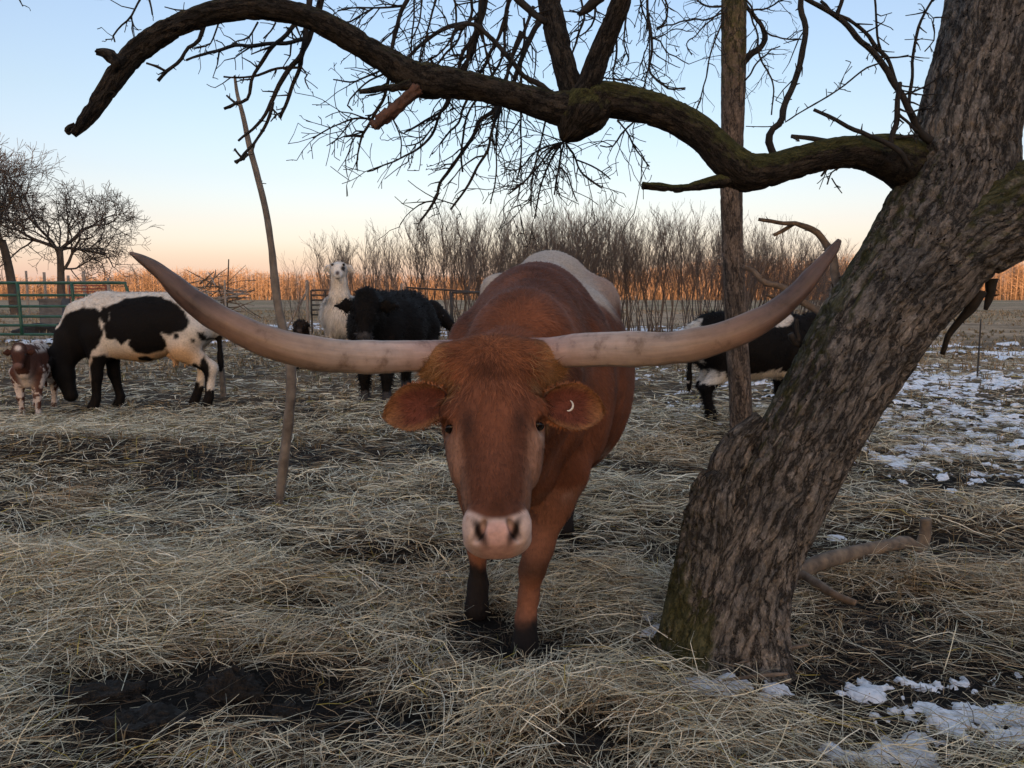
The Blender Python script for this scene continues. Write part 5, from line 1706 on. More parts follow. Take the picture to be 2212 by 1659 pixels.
# long tufted forelock between the horns
dt = head * np.exp(-((ha_ - 0.02) / 0.075) ** 2) * sstep(-0.16, -0.04, hn_) * sstep(-0.2, 0.2, facing) * (0.5 + 1.6 * sstep(0.05, 0.14, np.abs(hs_)))
c2 = col * np.array([1.1, 1.08, 1.0]) * (0.25 + 1.5 * fbm(V * 24, 3, 77))[:, None]
fur('forelock', V, Q, c2, 14000, lambda p: 0.024 + 0.026 * sstep(0.0, 0.06, (p - poll) @ hA), comb_body, M_hair, body_ob, 0.0011, 0.10, 10, dt, lh_org, 0.24, 0.4, 0.18)
dt = head * sstep(0.075, 0.11, np.abs(hs_)) * np.exp(-((ha_ - 0.085) / 0.035) ** 2) * sstep(-0.16, -0.05, hn_)
fur('forelock', V, Q, c2 * 0.4 + np.array([0.26, 0.15, 0.07]) * 0.6, 2200, lambda p: np.full(len(p), 0.055), comb_body, M_hair, body_ob, 0.0011, 0.22, 12, dt, lh_org, 0.35, 0.4, 0.3)
# ------------------------------------------------------------------ the other animals
def cow_body(h, poll_, muz, neck_k=1.0, legs=None, ears=0.17, fluff=0.0, horns=False, slim=1.0):
    """cattle in its own space: +X forward, feet on z = 0"""
    b = Body((-1.25, -0.55, -0.03), (1.45, 0.55, 1.60), h)
    ey = np.array([0, 1.0, 0])
    f = fluff
    b.ecap((-0.70, 0, 1.00), (-0.48, 0, 0.98), (0.20 + f, 0.22 + f), (0.275 * slim + f, 0.31 + f), ey, 0.08)
    b.ecap((-0.48, 0, 0.98), (0.02, 0, 0.90), (0.275 * slim + f, 0.31 + f), (0.34 * slim + f, 0.36 + f), ey, 0.08)
    b.ecap((0.02, 0, 0.90), (0.46, 0, 0.92), (0.34 * slim + f, 0.36 + f), (0.25 * slim + f, 0.36 + f), ey, 0.08)
    b.ecap((0.46, 0, 0.92), (0.64, 0, 0.96), (0.25 * slim + f, 0.36 + f), (0.17 + f, 0.26 + f), ey, 0.08)
    b.cap((0.45, 0, 1.17), (-0.60, 0, 1.20), 0.10 + f, 0.09 + f, 0.10)
    L = legs or {}
    for sd in (-1, 1):
        dx, dz = L.get(('f', sd), (0, 0))
        b.chain([(0.47, 0.15 * sd, 0.82), (0.45 + dx * .2, 0.155 * sd, 0.63), (0.47 + dx * .5, 0.145 * sd, 0.38), (0.46 + dx * .9, 0.14 * sd, 0.12)], [0.14, 0.095, 0.060, 0.044], 0.05)
        b.cap((0.465 + dx, 0.14 * sd, 0.12), (0.50 + dx, 0.14 * sd, 0.03), 0.048, 0.062, 0.03)
        dx, dz = L.get(('h', sd), (0, 0))
        b.chain([(-0.56, 0.17 * sd, 0.88), (-0.44 + dx * .2, 0.19 * sd, 0.68), (-0.70 + dx * .7, 0.165 * sd, 0.46), (-0.65 + dx, 0.155 * sd, 0.12)], [0.18, 0.135, 0.068, 0.046], 0.06)
        b.cap((-0.645 + dx, 0.155 * sd, 0.12), (-0.61 + dx, 0.155 * sd, 0.03), 0.05, 0.062, 0.03)
    pm, mm = np.asarray(poll_, float), np.asarray(muz, float)
    ax = (mm - pm); HL_ = np.linalg.norm(ax); ax /= HL_
    nk = pm + ax * 0.08
    base = np.array([0.60, 0, 0.98])
    mid = (base + nk) / 2 + np.array([0, 0, 0.03])
    b.ecap(base, mid, (0.17 * neck_k + f, 0.27 * neck_k + f), (0.13 * neck_k + f, 0.20 * neck_k + f), ey, 0.08)
    b.ecap(mid, nk, (0.13 * neck_k + f, 0.20 * neck_k + f), (0.10 + f, 0.14 + f), ey, 0.06)
    sv = np.cross(ax, np.array([0, 0, 1.0]) if abs(ax[2]) < 0.9 else np.array([1.0, 0, 0]))
    sv /= np.linalg.norm(sv)
    if abs(sv[1]) < abs(sv[0]) and abs(mm[1] - pm[1]) < 0.05: sv = ey
    b.ecap(pm, pm + ax * HL_ * 0.42, (0.105 + f * .5, 0.11 + f * .5), (0.105 + f * .5, 0.105), sv, 0.04, 2.4)
    b.ecap(pm + ax * HL_ * 0.42, mm - ax * 0.05, (0.100, 0.10), (0.068, 0.068), sv, 0.04, 2.4)
    b.ell(mm - ax * 0.035, (0.07, 0.07, 0.062), 0.03)
    up_ = np.cross(sv, ax)
    if up_[2] < 0 and abs(up_[2]) > 0.2: up_ = -up_
    if ears:
        for sd in (-1, 1):
            r0 = pm + ax * 0.07 + sv * 0.09 * sd - up_ * 0.02
            r1 = r0 + sv * ears * sd + np.array([0, 0, 0.0])
            b.ecap(r0, (r0 + r1) / 2, (0.030, 0.022), (0.060 + f * .6, 0.022), np.array([0, 0, 1.0]) + 0.2 * ax, 0.03)
            b.ecap((r0 + r1) / 2, r1, (0.060 + f * .6, 0.022), (0.022, 0.012), np.array([0, 0, 1.0]) + 0.2 * ax, 0.03)
    b.cap((-0.80, 0, 1.10), (-0.80, 0, 0.58), 0.035, 0.028, 0.05)
    b.ell((-0.80, 0, 0.50), (0.035, 0.035, 0.12), 0.04)
    V, Q = b.mesh()
    V = relax(V, Q, 2)
    return V, Q, dict(p=pm, ax=ax, sv=sv, up=up_, m=mm, HL=HL_)

def small_eyes(par, I, r=0.02, gap=0.10):
    for sd in (-1, 1):
        c = I['p'] + I['ax'] * I['HL'] * 0.42 + I['sv'] * gap * sd + I['up'] * 0.035
        t = np.linspace(0, 2 * np.pi, 10, endpoint=False)
        v = np.linspace(0.1, np.pi - 0.1, 6)
        U_, V_ = np.meshgrid(t, v)
        D = np.stack([np.cos(U_) * np.sin(V_), np.sin(U_) * np.sin(V_), np.cos(V_)], -1).reshape(-1, 3) * r
        i = np.arange(5)[:, None] * 10
        j = np.arange(10)[None]
        mk('eye', D + c, np.stack([i + j, i + (j + 1) % 10, i + 10 + (j + 1) % 10, i + 10 + j], -1).reshape(-1, 4), M_eye, par)

def comb_std(p, n):
    return np.tile(np.array([-0.7, 0, -0.6]), (len(p), 1))

def place(px, py, rz_deg):
    g = G(px, py)
    return gz((g[0], g[1], 0)), R(rz_deg)

BLK = np.array([0.0062, 0.0052, 0.0050])
WHT = np.array([0.62, 0.57, 0.51])

# --- black and white cow grazing beside the calf
gD = 9.25
gc_ = P(318, 800, gD)
loc = gz((gc_[0], gD, 0))
cow = thing('grazing_cow', 'black and white patched cow with head down, grazing beside the calf', 'cow', loc, R(187), None, 1.03)
V, Q, I = cow_body(0.02, (0.93, 0.02, 0.60), (0.80, 0.05, 0.12), 1.0, {('f', 1): (0.05, 0), ('f', -1): (-0.12, 0), ('h', 1): (-0.05, 0), ('h', -1): (0.16, 0)})
Mw = Matrix.Rotation(R(187), 3, 'Z')
Wp = (V * 1.03) @ np.array(Mw).T + loc
def zz(pt):      # picture crop -> (x, z) on the flank plane
    q = P(pt[0] / 3.1015, 521 + pt[1] / 3.1015, gD - 0.3)
    return q[0] * gD / (gD - 0.3), CAMZ + (q[2] - CAMZ) * gD / (gD - 0.3)
def inpoly(x, z, poly):
    ins = np.zeros(len(x), bool)
    md = np.full(len(x), 9.0)
    n = len(poly)
    for i in range(n):
        (x1, z1), (x2, z2) = poly[i], poly[(i + 1) % n]
        c = ((z1 > z) != (z2 > z)) & (x < (x2 - x1) * (z - z1) / (z2 - z1 + 1e-12) + x1)
        ins ^= c
        t = np.clip(((x - x1) * (x2 - x1) + (z - z1) * (z2 - z1)) / ((x2 - x1) ** 2 + (z2 - z1) ** 2 + 1e-12), 0, 1)
        md = np.minimum(md, np.hypot(x - x1 - t * (x2 - x1), z - z1 - t * (z2 - z1)))
    return np.where(ins, md, -md)
polys = [
    [(470, 560), (500, 500), (560, 465), (640, 445), (720, 440), (770, 480), (760, 540), (785, 600), (770, 660), (725, 720), (700, 775), (650, 785), (590, 810), (600, 860), (625, 925), (640, 1000), (600, 1110), (500, 1120), (380, 1000), (330, 780), (400, 680)],
    [(790, 430), (900, 385), (1000, 370), (1120, 372), (1250, 430), (1330, 530), (1320, 580), (1250, 605), (1190, 625), (1150, 615), (1172, 700), (1120, 730), (1050, 748), (980, 730), (940, 690), (960, 655), (900, 682), (862, 640), (800, 640), (785, 560), (830, 520)],
    [(760, 440), (810, 440), (830, 520), (800, 560), (765, 500)],
    [(690, 830), (720, 760), (770, 750), (820, 800), (830, 880), (870, 890), (860, 1080), (800, 1150), (650, 1150), (680, 1000)],
    [(980, 770), (1030, 760), (1062, 780), (1030, 800), (985, 795)],
    [(1225, 610), (1255, 610), (1262, 640), (1240, 655), (1220, 640)],
    [(1335, 648), (1357, 650), (1355, 672), (1335, 672)],
    [(1375, 600), (1420, 610), (1415, 660), (1385, 665)],
    [(1310, 830), (1350, 805), (1375, 830), (1400, 760), (1440, 850), (1420, 960), (1400, 1160), (1320, 1150), (1345, 960), (1325, 900)],
    [(1205, 920), (1240, 945), (1300, 955), (1310, 1000), (1230, 1150), (1100, 1150)],
    [(1400, 440), (1440, 450), (1450, 500), (1415, 480)],
]
wx, wz = Wp[:, 0], Wp[:, 2]
jx = wx + 0.05 * (fbm(V * 14, 3, 3) - 0.5); jz = wz + 0.05 * (fbm(V * 14 + 9, 3, 4) - 0.5)
sdm = np.full(len(V), -9.0)
for pg in polys:
    sdm = np.maximum(sdm, inpoly(jx, jz, [zz(p) for p in pg]))
k = sstep(-0.012, 0.012, sdm)[:, None]
wcol = np.tile(WHT, (len(V), 1)) * (0.8 + 0.35 * fbm(V * 8, 3, 2))[:, None]
sunset_tint = gauss(V[:, 0], V[:, 2], -0.05, 0.56, 0.55, 0.12)[:, None] + 0.8 * gauss(V[:, 0], V[:, 2], -0.45, 0.62, 0.18, 0.16)[:, None]  # warm sunset light painted into the white belly and thigh
wcol = wcol * (1 - 0.85 * np.clip(sunset_tint, 0, 1)) + np.array([0.50, 0.29, 0.13]) * 0.85 * np.clip(sunset_tint, 0, 1)
col_ = wcol * (1 - k) + BLK * k
col_[(V[:, 0] < -0.74) & (V[:, 2] < 1.0) & (np.abs(V[:, 1]) < 0.06)] = BLK * 1.4
col_[(V[:, 2] < 0.22) | ((V[:, 0] > 0.75) & (V[:, 2] < 0.9))] = BLK * 1.4
cb = mk('body', V, Q, M_hide, cow, None, cols=col_)
fur('coat', V, Q, col_, 9000, lambda p: 0.025 + 0.02 * sstep(1.1, 1.2, p[:, 2]), comb_std, M_hair, cb, 0.003, 0.5, 21, None, None, 0.4)
ub = Body((-0.75, -0.35, 0.30), (-0.05, 0.35, 0.75), 0.012)
ub.ell((-0.38, 0, 0.62), (0.17, 0.14, 0.10), 0.03)
for sx_ in (-0.44, -0.32):
    for sy_ in (-0.06, 0.06):
        ub.cap((sx_, sy_, 0.55), (sx_ + 0.01, sy_ * 1.1, 0.47), 0.022, 0.014, 0.03)
Vu, Qu = ub.mesh()
mk('udder', Vu, Qu, M_hide, cow, None, cols=np.tile([0.52, 0.33, 0.20], (len(Vu), 1)))

# --- red and white calf facing us
loc, rz = place(80, 893, -72)
calf = thing('calf', 'small red and white speckled calf with a white star on its forehead', 'calf', loc, rz, None, 0.60)
V, Q, I = cow_body(0.024, (0.90, 0.0, 1.27), (1.12, 0.02, 0.95), 0.85, {('f', 1): (0.04, 0), ('f', -1): (-0.06, 0)}, slim=0.72)
nzc = fbm(V * 12, 3, 6)
rd = np.array([0.095, 0.040, 0.028])
wk = np.zeros(len(V))
wk = np.maximum(wk, sstep(0.42, 0.47, nzc) * (V[:, 2] < 0.92) * (V[:, 0] < 0.55) * (np.abs(V[:, 1]) > 0.1))
wk = np.maximum(wk, sstep(0.44, 0.50, nzc) * (V[:, 2] < 0.45))
wk = np.maximum(wk, gauss(V[:, 1], V[:, 2], 0.0, 0.70, 0.09, 0.22) * (V[:, 0] > 0.5) * 1.5)
wk = np.maximum(wk, sstep(0.46, 0.52, nzc) * sstep(1.12, 1.2, V[:, 2]) * (V[:, 0] < 0.45))
hdm = (V[:, 0] > 0.78) & (V[:, 2] > 0.80)
rel_ = V - I['p']
aa_ = rel_ @ I['ax']; ss_ = rel_ @ I['sv']
wk = np.where(hdm, gauss(aa_, ss_, 0.06, 0.0, 0.05, 0.045) * 1.6, wk)
wk = np.clip(wk, 0, 1)[:, None]
col_ = rd * (0.8 + 0.4 * nzc)[:, None] * (1 - wk) + np.array([0.58, 0.50, 0.45]) * wk
col_[hdm] = np.where(wk[hdm] > 0.4, col_[hdm], col_[hdm] * 0.6)
mzm = hdm & (aa_ > I['HL'] - 0.05)
col_[mzm] = np.array([0.16, 0.09, 0.075])
cb = mk('body', V, Q, M_hide, calf, None, cols=col_)
fur('coat', V, Q, col_, 5000, lambda p: np.full(len(p), 0.03), comb_std, M_hair, cb, 0.004, 0.5, 22, None, None, 0.4)
small_eyes(calf, I, 0.024)

# --- black cow looking at us past the horn
bl_ = G(806, 887)
loc = gz((bl_[0] + 0.17, bl_[1] + 0.48, 0))
bcow = thing('black_cow', 'shaggy black cow facing us beside the white llama, ears spread wide', 'cow', loc, R(-90 - 17), None, 1.02)
V, Q, I = cow_body(0.023, (0.96, 0.16, 1.25), (1.15, 0.22, 0.84), 1.0, {('f', 1): (0.03, 0), ('f', -1): (-0.02, 0)}, ears=0.24, fluff=0.02)
col_ = np.tile(BLK * 0.9, (len(V), 1)) * (0.7 + 0.6 * fbm(V * 10, 3, 8))[:, None]
rel_ = V - I['p']
mzm = (V[:, 0] > 0.9) & (rel_ @ I['ax'] > I['HL'] - 0.045)
col_[mzm] = np.array([0.05, 0.048, 0.05])
col_[V[:, 2] < 0.22] = np.array([0.05, 0.05, 0.055])
cb = mk('body', V, Q, M_hide, bcow, None, cols=col_)
fur('coat', V, Q, col_, 14000, lambda p: np.full(len(p), 0.06), comb_std, M_hair, cb, 0.004, 0.6, 23, None, None, 0.5, 0.5, 0.4)
small_eyes(bcow, I, 0.02)

# --- second black one half hidden behind, in profile
g2 = P(928, 700, 10.6)
loc = gz((g2[0] - 0.42, 11.5, 0))
hcow = thing('black_heifer', 'black heifer in profile, mostly hidden behind the shaggy black cow', 'cow', loc, R(-65), None, 0.93)
V, Q, I = cow_body(0.026, (1.0, 0.05, 1.24), (1.14, 0.38, 0.92), 0.95, fluff=0.015)
col_ = np.tile(BLK * 1.0, (len(V), 1)) * (0.7 + 0.6 * fbm(V * 10, 3, 9))[:, None]
cb = mk('body', V, Q, M_hide, hcow, None, cols=col_)
fur('coat', V, Q, col_, 6000, lambda p: np.full(len(p), 0.05), comb_std, M_hair, cb, 0.004, 0.5, 24, None, None, 0.5, 0.5, 0.3)
small_eyes(hcow, I, 0.02)

# --- black and white young one behind the slender tree
gR = 7.95
q_ = P(1600, 850, gR)
loc = gz((q_[0] + 0.10, gR, 0))
rc = thing('spotted_heifer', 'black and white shaggy heifer standing behind the slender tree trunk', 'cow', loc, R(12), None, 0.83)
V, Q, I = cow_body(0.022, (0.98, 0.0, 1.22), (1.30, -0.03, 0.98), 1.0, {('h', -1): (0.05, 0), ('h', 1): (0.22, 0)}, fluff=0.01)
nzc = fbm(V * 9, 3, 31)
kx = V[:, 0] + 0.22 * (nzc - 0.5); kz = V[:, 2] + 0.18 * (nzc - 0.5)
blk = sstep(-0.74, -0.71, kx) * sstep(0.62, 0.65, kz) * (1 - sstep(0.45, 0.55, gauss(kx, kz, 0.22, 1.27, 0.26, 0.13)))
blk = np.where((V[:, 0] < -0.72) & (V[:, 2] < 0.95) & (np.abs(V[:, 1]) < 0.06), 1.0, blk)
leg_ = (V[:, 2] < 0.52)
blk = np.where(leg_, 1.0 * (V[:, 2] + 0.1 * (nzc - 0.5) < 0.5), blk)
blk = np.where((V[:, 0] > 0.55) & (V[:, 2] > 0.6), 1.0, blk)
blk = blk[:, None]
col_ = WHT * 0.95 * (0.75 + 0.45 * nzc)[:, None] * (1 - blk) + BLK * blk
cb = mk('body', V, Q, M_hide, rc, None, cols=col_)
fur('coat', V, Q, col_, 12000, lambda p: np.full(len(p), 0.06), comb_std, M_hair, cb, 0.0035, 0.5, 25, None, None, 0.5, 0.35, 0.3)
small_eyes(rc, I, 0.02)

# --- white llama
lD = 13.5
q_ = P(727, 800, lD)
loc = gz((q_[0], lD + 0.55, 0))
lla = thing('llama', 'shaggy white llama with a dark eye patch looking over the black cow', 'llama', loc, R(-90 + 8))
b = Body((-0.9, -0.55, -0.03), (1.05, 0.55, 2.05), 0.016)
ey = np.array([0, 1.0, 0])
b.ecap((-0.55, 0, 1.02), (-0.1, 0, 1.00), (0.24, 0.28), (0.34, 0.33), ey, 0.08)
b.ecap((-0.1, 0, 1.00), (0.40, 0, 0.98), (0.34, 0.33), (0.27, 0.32), ey, 0.08)
b.ecap((0.38, 0, 1.02), (0.52, 0, 1.32), (0.22, 0.20), (0.155, 0.14), ey, 0.10)
b.ecap((0.52, 0, 1.32), (0.58, 0, 1.66), (0.15, 0.135), (0.125, 0.12), ey, 0.06)
b.ecap((0.56, 0, 1.76), (0.66, 0, 1.74), (0.135, 0.125), (0.125, 0.115), ey, 0.05)
b.ecap((0.64, 0, 1.73), (0.83, 0, 1.64), (0.105, 0.10), (0.060, 0.058), ey, 0.05)
for sd in (-1, 1):
    b.ecap((0.54, 0.09 * sd, 1.80), (0.52, 0.18 * sd, 1.78), (0.04, 0.022), (0.048, 0.018), np.array([0, 0, 1.0]), 0.03)
    b.ecap((0.52, 0.18 * sd, 1.78), (0.52, 0.255 * sd, 1.73), (0.046, 0.018), (0.012, 0.01), np.array([0, 0, 1.0]), 0.03)
    b.chain([(0.36, 0.15 * sd, 0.85), (0.36, 0.15 * sd, 0.45), (0.36, 0.15 * sd, 0.08)], [0.11, 0.06, 0.045], 0.05)
    b.cap((0.36, 0.15 * sd, 0.06), (0.42, 0.15 * sd, 0.03), 0.045, 0.05, 0.03)
    b.chain([(-0.50, 0.16 * sd, 0.85), (-0.62, 0.15 * sd, 0.48), (-0.56, 0.15 * sd, 0.08)], [0.14, 0.06, 0.045], 0.05)
    b.cap((-0.56, 0.15 * sd, 0.06), (-0.50, 0.15 * sd, 0.03), 0.045, 0.05, 0.03)
V, Q = b.mesh()
V = relax(V, Q, 2)
nzc = fbm(V * 8, 3, 41)
col_ = np.tile([0.66, 0.62, 0.57], (len(V), 1)) * (0.85 + 0.3 * nzc)[:, None]
kk = np.clip(gauss(V[:, 1], V[:, 2], 0.085, 1.765, 0.035, 0.04) * (V[:, 0] > 0.62) * 1.6, 0, 1)[:, None]     # dark patch round one eye
col_ = col_ * (1 - kk) + np.array([0.03, 0.025, 0.025]) * kk
kk = np.clip(gauss(V[:, 1], V[:, 2], 0.0, 1.685, 0.032, 0.035) * (V[:, 0] > 0.80) * 1.5 + (V[:, 0] > 0.70) * (V[:, 2] < 1.60) * 0.6, 0, 1)[:, None]
col_ = col_ * (1 - kk) + np.array([0.10, 0.075, 0.07]) * kk
low_ = sstep(0.75, 0.6, V[:, 2])[:, None]
col_ = col_ * (1 - 0.6 * low_) + np.array([0.20, 0.15, 0.12]) * 0.6 * low_
wool_b = mk('body', V, Q, M_hide, lla, None, cols=col_)
dens = np.where((V[:, 2] > 1.56) & (V[:, 0] > 0.6), 0.1, 1.0) * np.where(V[:, 2] < 0.5, 0.1, 1.0)
def comb_l(p, n):
    d = np.tile(np.array([0.1, 0, -1.0]), (len(p), 1))
    return d
fur('wool', V, Q, col_ * 1.05, 16000, lambda p: np.where(p[:, 2] > 1.3, 0.05, 0.15), comb_l, M_hair, wool_b, 0.006, 0.35, 26, dens, None, 0.25, 0.25, 0.2, 0.4)
small_eyes(lla, dict(p=np.array([0.56, 0, 1.79]), ax=np.array([1.0, 0, 0]), sv=ey, up=np.array([0, 0, 1.0]), HL=0.33), 0.024, 0.092)

# --- dark young alpaca lying down near the llama
aD = 14.2
q_ = P(655, 800, aD)
loc = gz((q_[0], aD, 0))
alp = thing('alpaca', 'dark brown woolly young alpaca lying left of the llama, only its neck and head raised', 'alpaca', loc, R(-84))
b = Body((-0.95, -0.4, -0.05), (0.45, 0.4, 1.1), 0.016)
b.ecap((-0.65, 0, 0.22), (0.0, 0, 0.24), (0.17, 0.18), (0.20, 0.21), ey, 0.08)
b.ecap((0.02, 0, 0.28), (0.10, 0, 0.62), (0.135, 0.13), (0.11, 0.11), ey, 0.08)
b.ecap((0.10, 0, 0.62), (0.11, 0, 0.80), (0.115, 0.11), (0.125, 0.12), ey, 0.06)
b.ecap((0.14, 0, 0.78), (0.27, 0, 0.73), (0.085, 0.085), (0.05, 0.05), ey, 0.04)
for sd in (-1, 1):
    b.ecap((0.08, 0.09 * sd, 0.84), (0.07, 0.15 * sd, 0.83), (0.03, 0.018), (0.015, 0.01), np.array([0, 0, 1.0]), 0.03)
    b.cap((0.05, 0.14 * sd, 0.08), (0.26, 0.13 * sd, 0.04), 0.06, 0.045, 0.04)
    b.cap((-0.65, 0.15 * sd, 0.10), (-0.35, 0.17 * sd, 0.05), 0.08, 0.05, 0.04)
V, Q = b.mesh()
V = relax(V, Q, 2)
col_ = np.tile([0.022, 0.015, 0.012], (len(V), 1)) * (0.7 + 0.6 * fbm(V * 12, 3, 3))[:, None]
nm_ = (V[:, 0] > 0.28) & (V[:, 2] > 0.65)
col_[nm_] = np.array([0.06, 0.045, 0.04])
ab = mk('body', V, Q, M_hide, alp, None, cols=col_)
fur('wool', V, Q, col_ * 1.3, 6000, lambda p: np.full(len(p), 0.05), comb_l, M_hair, ab, 0.006, 0.7, 27, None, None, 0.8, 0.5, 0.6)
small_eyes(alp, dict(p=np.array([0.12, 0, 0.79]), ax=np.array([1.0, 0, 0]), sv=ey, up=np.array([0, 0, 1.0]), HL=0.25), 0.018, 0.075)

# ------------------------------------------------------------------ thicket of bare saplings
M_thick = m_plain('thicket_bark', (0.075, 0.062, 0.055), (0.16, 0.13, 0.115), 3, 0.85, 0.3, 0.01, 0.2)
M_oldt = m_plain('field_tree_bark', (0.060, 0.050, 0.045), (0.13, 0.105, 0.09), 2, 0.85, 0.3, 0.02, 0.2)
def sapling_mesh(seed, H, crown, lean):
    rg = np.random.default_rng(seed)
    T, C = [], []
    nstem = int(rg.integers(2, 4))
    for _ in range(nstem):
        p = np.array([rg.normal(0, 0.02), rg.normal(0, 0.02), -0.1])
        d = np.array([rg.normal(lean, 0.12), rg.normal(0, 0.12), 1.0]); d /= np.linalg.norm(d)
        hh = H * rg.uniform(0.75, 1.0)
        r = rg.uniform(0.016, 0.026)
        n = 12
        for i in range(n):
            d = d + rg.normal(0, 0.09, 3) + np.array([0, 0, 0.05]); d /= np.linalg.norm(d)
            q = p + d * hh / n
            r2 = r * 0.92
            T.append((p, q, r, r2))
            f = i / n
            if f > 0.28:
                for _k in range(int(rg.integers(1, 3))):
                    fork(C, q, d, hh * 0.30 * (1.15 - f * 0.7), r2 * 0.55, rg, crown)
            p, r = q, r2
    return T, C
def fork(C, p, d, L, r, rg, lev):
    a = rg.normal(0, 1, 3); a[2] = abs(a[2]) * 0.4
    d = d * 1.0 + a / np.linalg.norm(a) * 0.62 + np.array([0, 0, 0.15]); d /= np.linalg.norm(d)
    n = 4
    for i in range(n):
        d = d + rg.normal(0, 0.14, 3) + np.array([0, 0, 0.06]); d /= np.linalg.norm(d)
        q = p + d * L / n
        r2 = max(r * 0.82, 0.0032)
        C.append((p, q, r, r2))
        if lev > 0 and rg.random() < 0.62:
            fork(C, q, d, L * 0.52, r2 * 0.7, rg, lev - 1)
        p, r = q, r2
def seg_mesh(S, sides):
    a = [np.array(z) for z in zip(*S)]
    return prisms(a[0], a[1], np.maximum(a[2], 0.004), np.maximum(a[3], 0.0035), sides)
SAP = []
for sd in range(8):
    for crown, lean in ((1, 0.0), (2, 0.0), (2, 0.20)):
        T, C = sapling_mesh(200 + sd * 3 + crown + int(lean * 50), 4.0, crown, lean)
        v1, f1 = seg_mesh(T, 5)
        v2, f2 = seg_mesh(C, 3)
        SAP.append(((v1, f1), (v2, f2), crown, lean))
SAPM = {}
def add_sapling(x, y, sc, kind, rz, label, group):
    o = thing('bare_sapling', label, 'sapling', gz((x, y, 0)), rz, group, sc)
    if kind not in SAPM:
        (v1, f1), (v2, f2), _, _ = SAP[kind]
        a = mk('trunk', v1, f1, M_thick, o)
        c = mk('crown', v2, f2, M_thick, o)
        SAPM[kind] = (a.data, c.data)
    else:
        for nm, dt_ in zip(('trunk', 'crown'), SAPM[kind]):
            c = bpy.data.objects.new(nm, dt_)
            COL.objects.link(c)
            c.parent = o
    return o
rg = np.random.default_rng(77)
k1 = [i for i, s in enumerate(SAP) if s[2] == 1]
k2 = [i for i, s in enumerate(SAP) if s[2] == 2 and s[3] == 0]
k3 = [i for i, s in enumerate(SAP) if s[3] > 0]
# top of the thicket as read from the picture: x -> y of the tops
top_x = [680, 720, 760, 830, 900, 1000, 1080, 1130, 1200, 1300, 1400, 1500, 1560, 1650, 1720, 1790, 1860]
top_y = [545, 510, 505, 480, 462, 452, 475, 470, 450, 446, 455, 462, 470, 490, 512, 540, 560]
for i in range(172):
    if i < 44:
        px = rg.uniform(690, 1090); dd = rg.uniform(21.5, 27)
    elif i < 124:
        px = rg.uniform(1080, 1610); dd = rg.uniform(22.5, 29)
    else:
        px = rg.uniform(1560, 1860); dd = rg.uniform(21, 28)
    ty = np.interp(px, top_x, top_y) + abs(rg.normal(0, 26))
    g = P(px, ty, dd)
    kinds = k1 if px < 1000 and rg.random() < 0.7 else (k3 if px > 1600 else k2)
    lab, grp = ('thin bare sapling in the loose open part of the thicket behind the llama', 'saplings behind the llama') if px < 1090 else (('thin bare sapling in the dense dark thicket behind the longhorn', 'saplings behind the longhorn') if px < 1590 else ('bare sapling leaning with the rest in the thicket behind the right horn', 'leaning saplings behind the horn'))
    add_sapling(g[0], dd, g[2] / 4.05, kinds[int(rg.integers(len(kinds)))], rg.uniform(0, 6.28) if kinds is not k3 else rg.normal(0, 0.35), lab, grp)
for px, ty, dd in ((640, 545, 19), (655, 575, 20), (700, 520, 21), (735, 510, 22), (612, 590, 24)):
    g = P(px, ty, dd)
    add_sapling(g[0], dd, g[2] / 4.05, k1[int(rg.integers(len(k1)))], rg.uniform(0, 6.28), 'lone spindly bare sapling standing between the dead sapling and the thicket', 'spindly saplings left of the thicket')

# ------------------------------------------------------------------ bare trees behind the green gate
def big_tree(px, py_base, ty, dd, seed, spread, label, lean=0.0):
    rg = np.random.default_rng(seed)
    g = P(px, py_base, dd)
    H = P(px, ty, dd)[2]
    o = thing('bare_tree', label, 'tree', (g[0], dd, 0), 0, 'bare trees beyond the green gate')
    T, C = [], []
    def br(p, d, L, r, lev):
        n = 5 if lev < 2 else 4
        for i in range(n):
            d = d + rg.normal(0, 0.16 if lev else 0.08, 3) + np.array([0, 0, 0.04 * (lev < 4)]); d /= np.linalg.norm(d)
            q = p + d * L / n
            r2 = max(r * (0.90 if lev else 0.93), 0.012)
            (T if lev < 1 else C).append((p, q, r, r2))
            if lev < 5 and (i >= 2 or lev > 0) and rg.random() < (0.76 if lev < 4 else 0.62):
                a = rg.normal(0, 1, 3); a /= np.linalg.norm(a)
                e = d * 0.75 + a * spread + np.array([0, 0, 0.10]); e /= np.linalg.norm(e)
                br(q, e, L * rg.uniform(0.58, 0.82), r2 * 0.62, lev + 1)
            p, r = q, r2
        if lev < 5:
            for _ in range(2):
                a = rg.normal(0, 1, 3); a /= np.linalg.norm(a)
                e = d * 0.8 + a * spread; e /= np.linalg.norm(e)
                br(p, e, L * 0.62, r * 0.75, lev + 1)
    br(np.array([0, 0, -0.1]), np.array([lean, 0, 1.0]), H * 0.36, H * 0.024, 0)
    def sc(S):
        a = [np.array(z) for z in zip(*S)]
        return a
    ca = sc(C)
    zm = max(np.percentile(ca[1][:, 2], 99.0), 0.1)
    k = H / zm
    if len(C) > 16000:
        idx = np.sort(rg.choice(len(C), 16000, replace=False)) if False else np.arange(len(C))
    v, f = prisms(*[x * k for x in sc(T)], 8)
    mk('trunk', v, f, M_oldt, o)
    v, f = prisms(ca[0] * k, ca[1] * k, np.clip(ca[2] * k, 0.007, 9), np.clip(ca[3] * k, 0.005, 9), 3)
    mk('crown', v, f, M_oldt, o)
big_tree(35, 672, 300, 58, 5, 0.70, 'tall dark bare tree with a dense crown, left of the forked one')
big_tree(132, 672, 340, 60, 11, 0.80, 'broad forked bare tree with a thick base, right beside the tall dark one', 0.02)
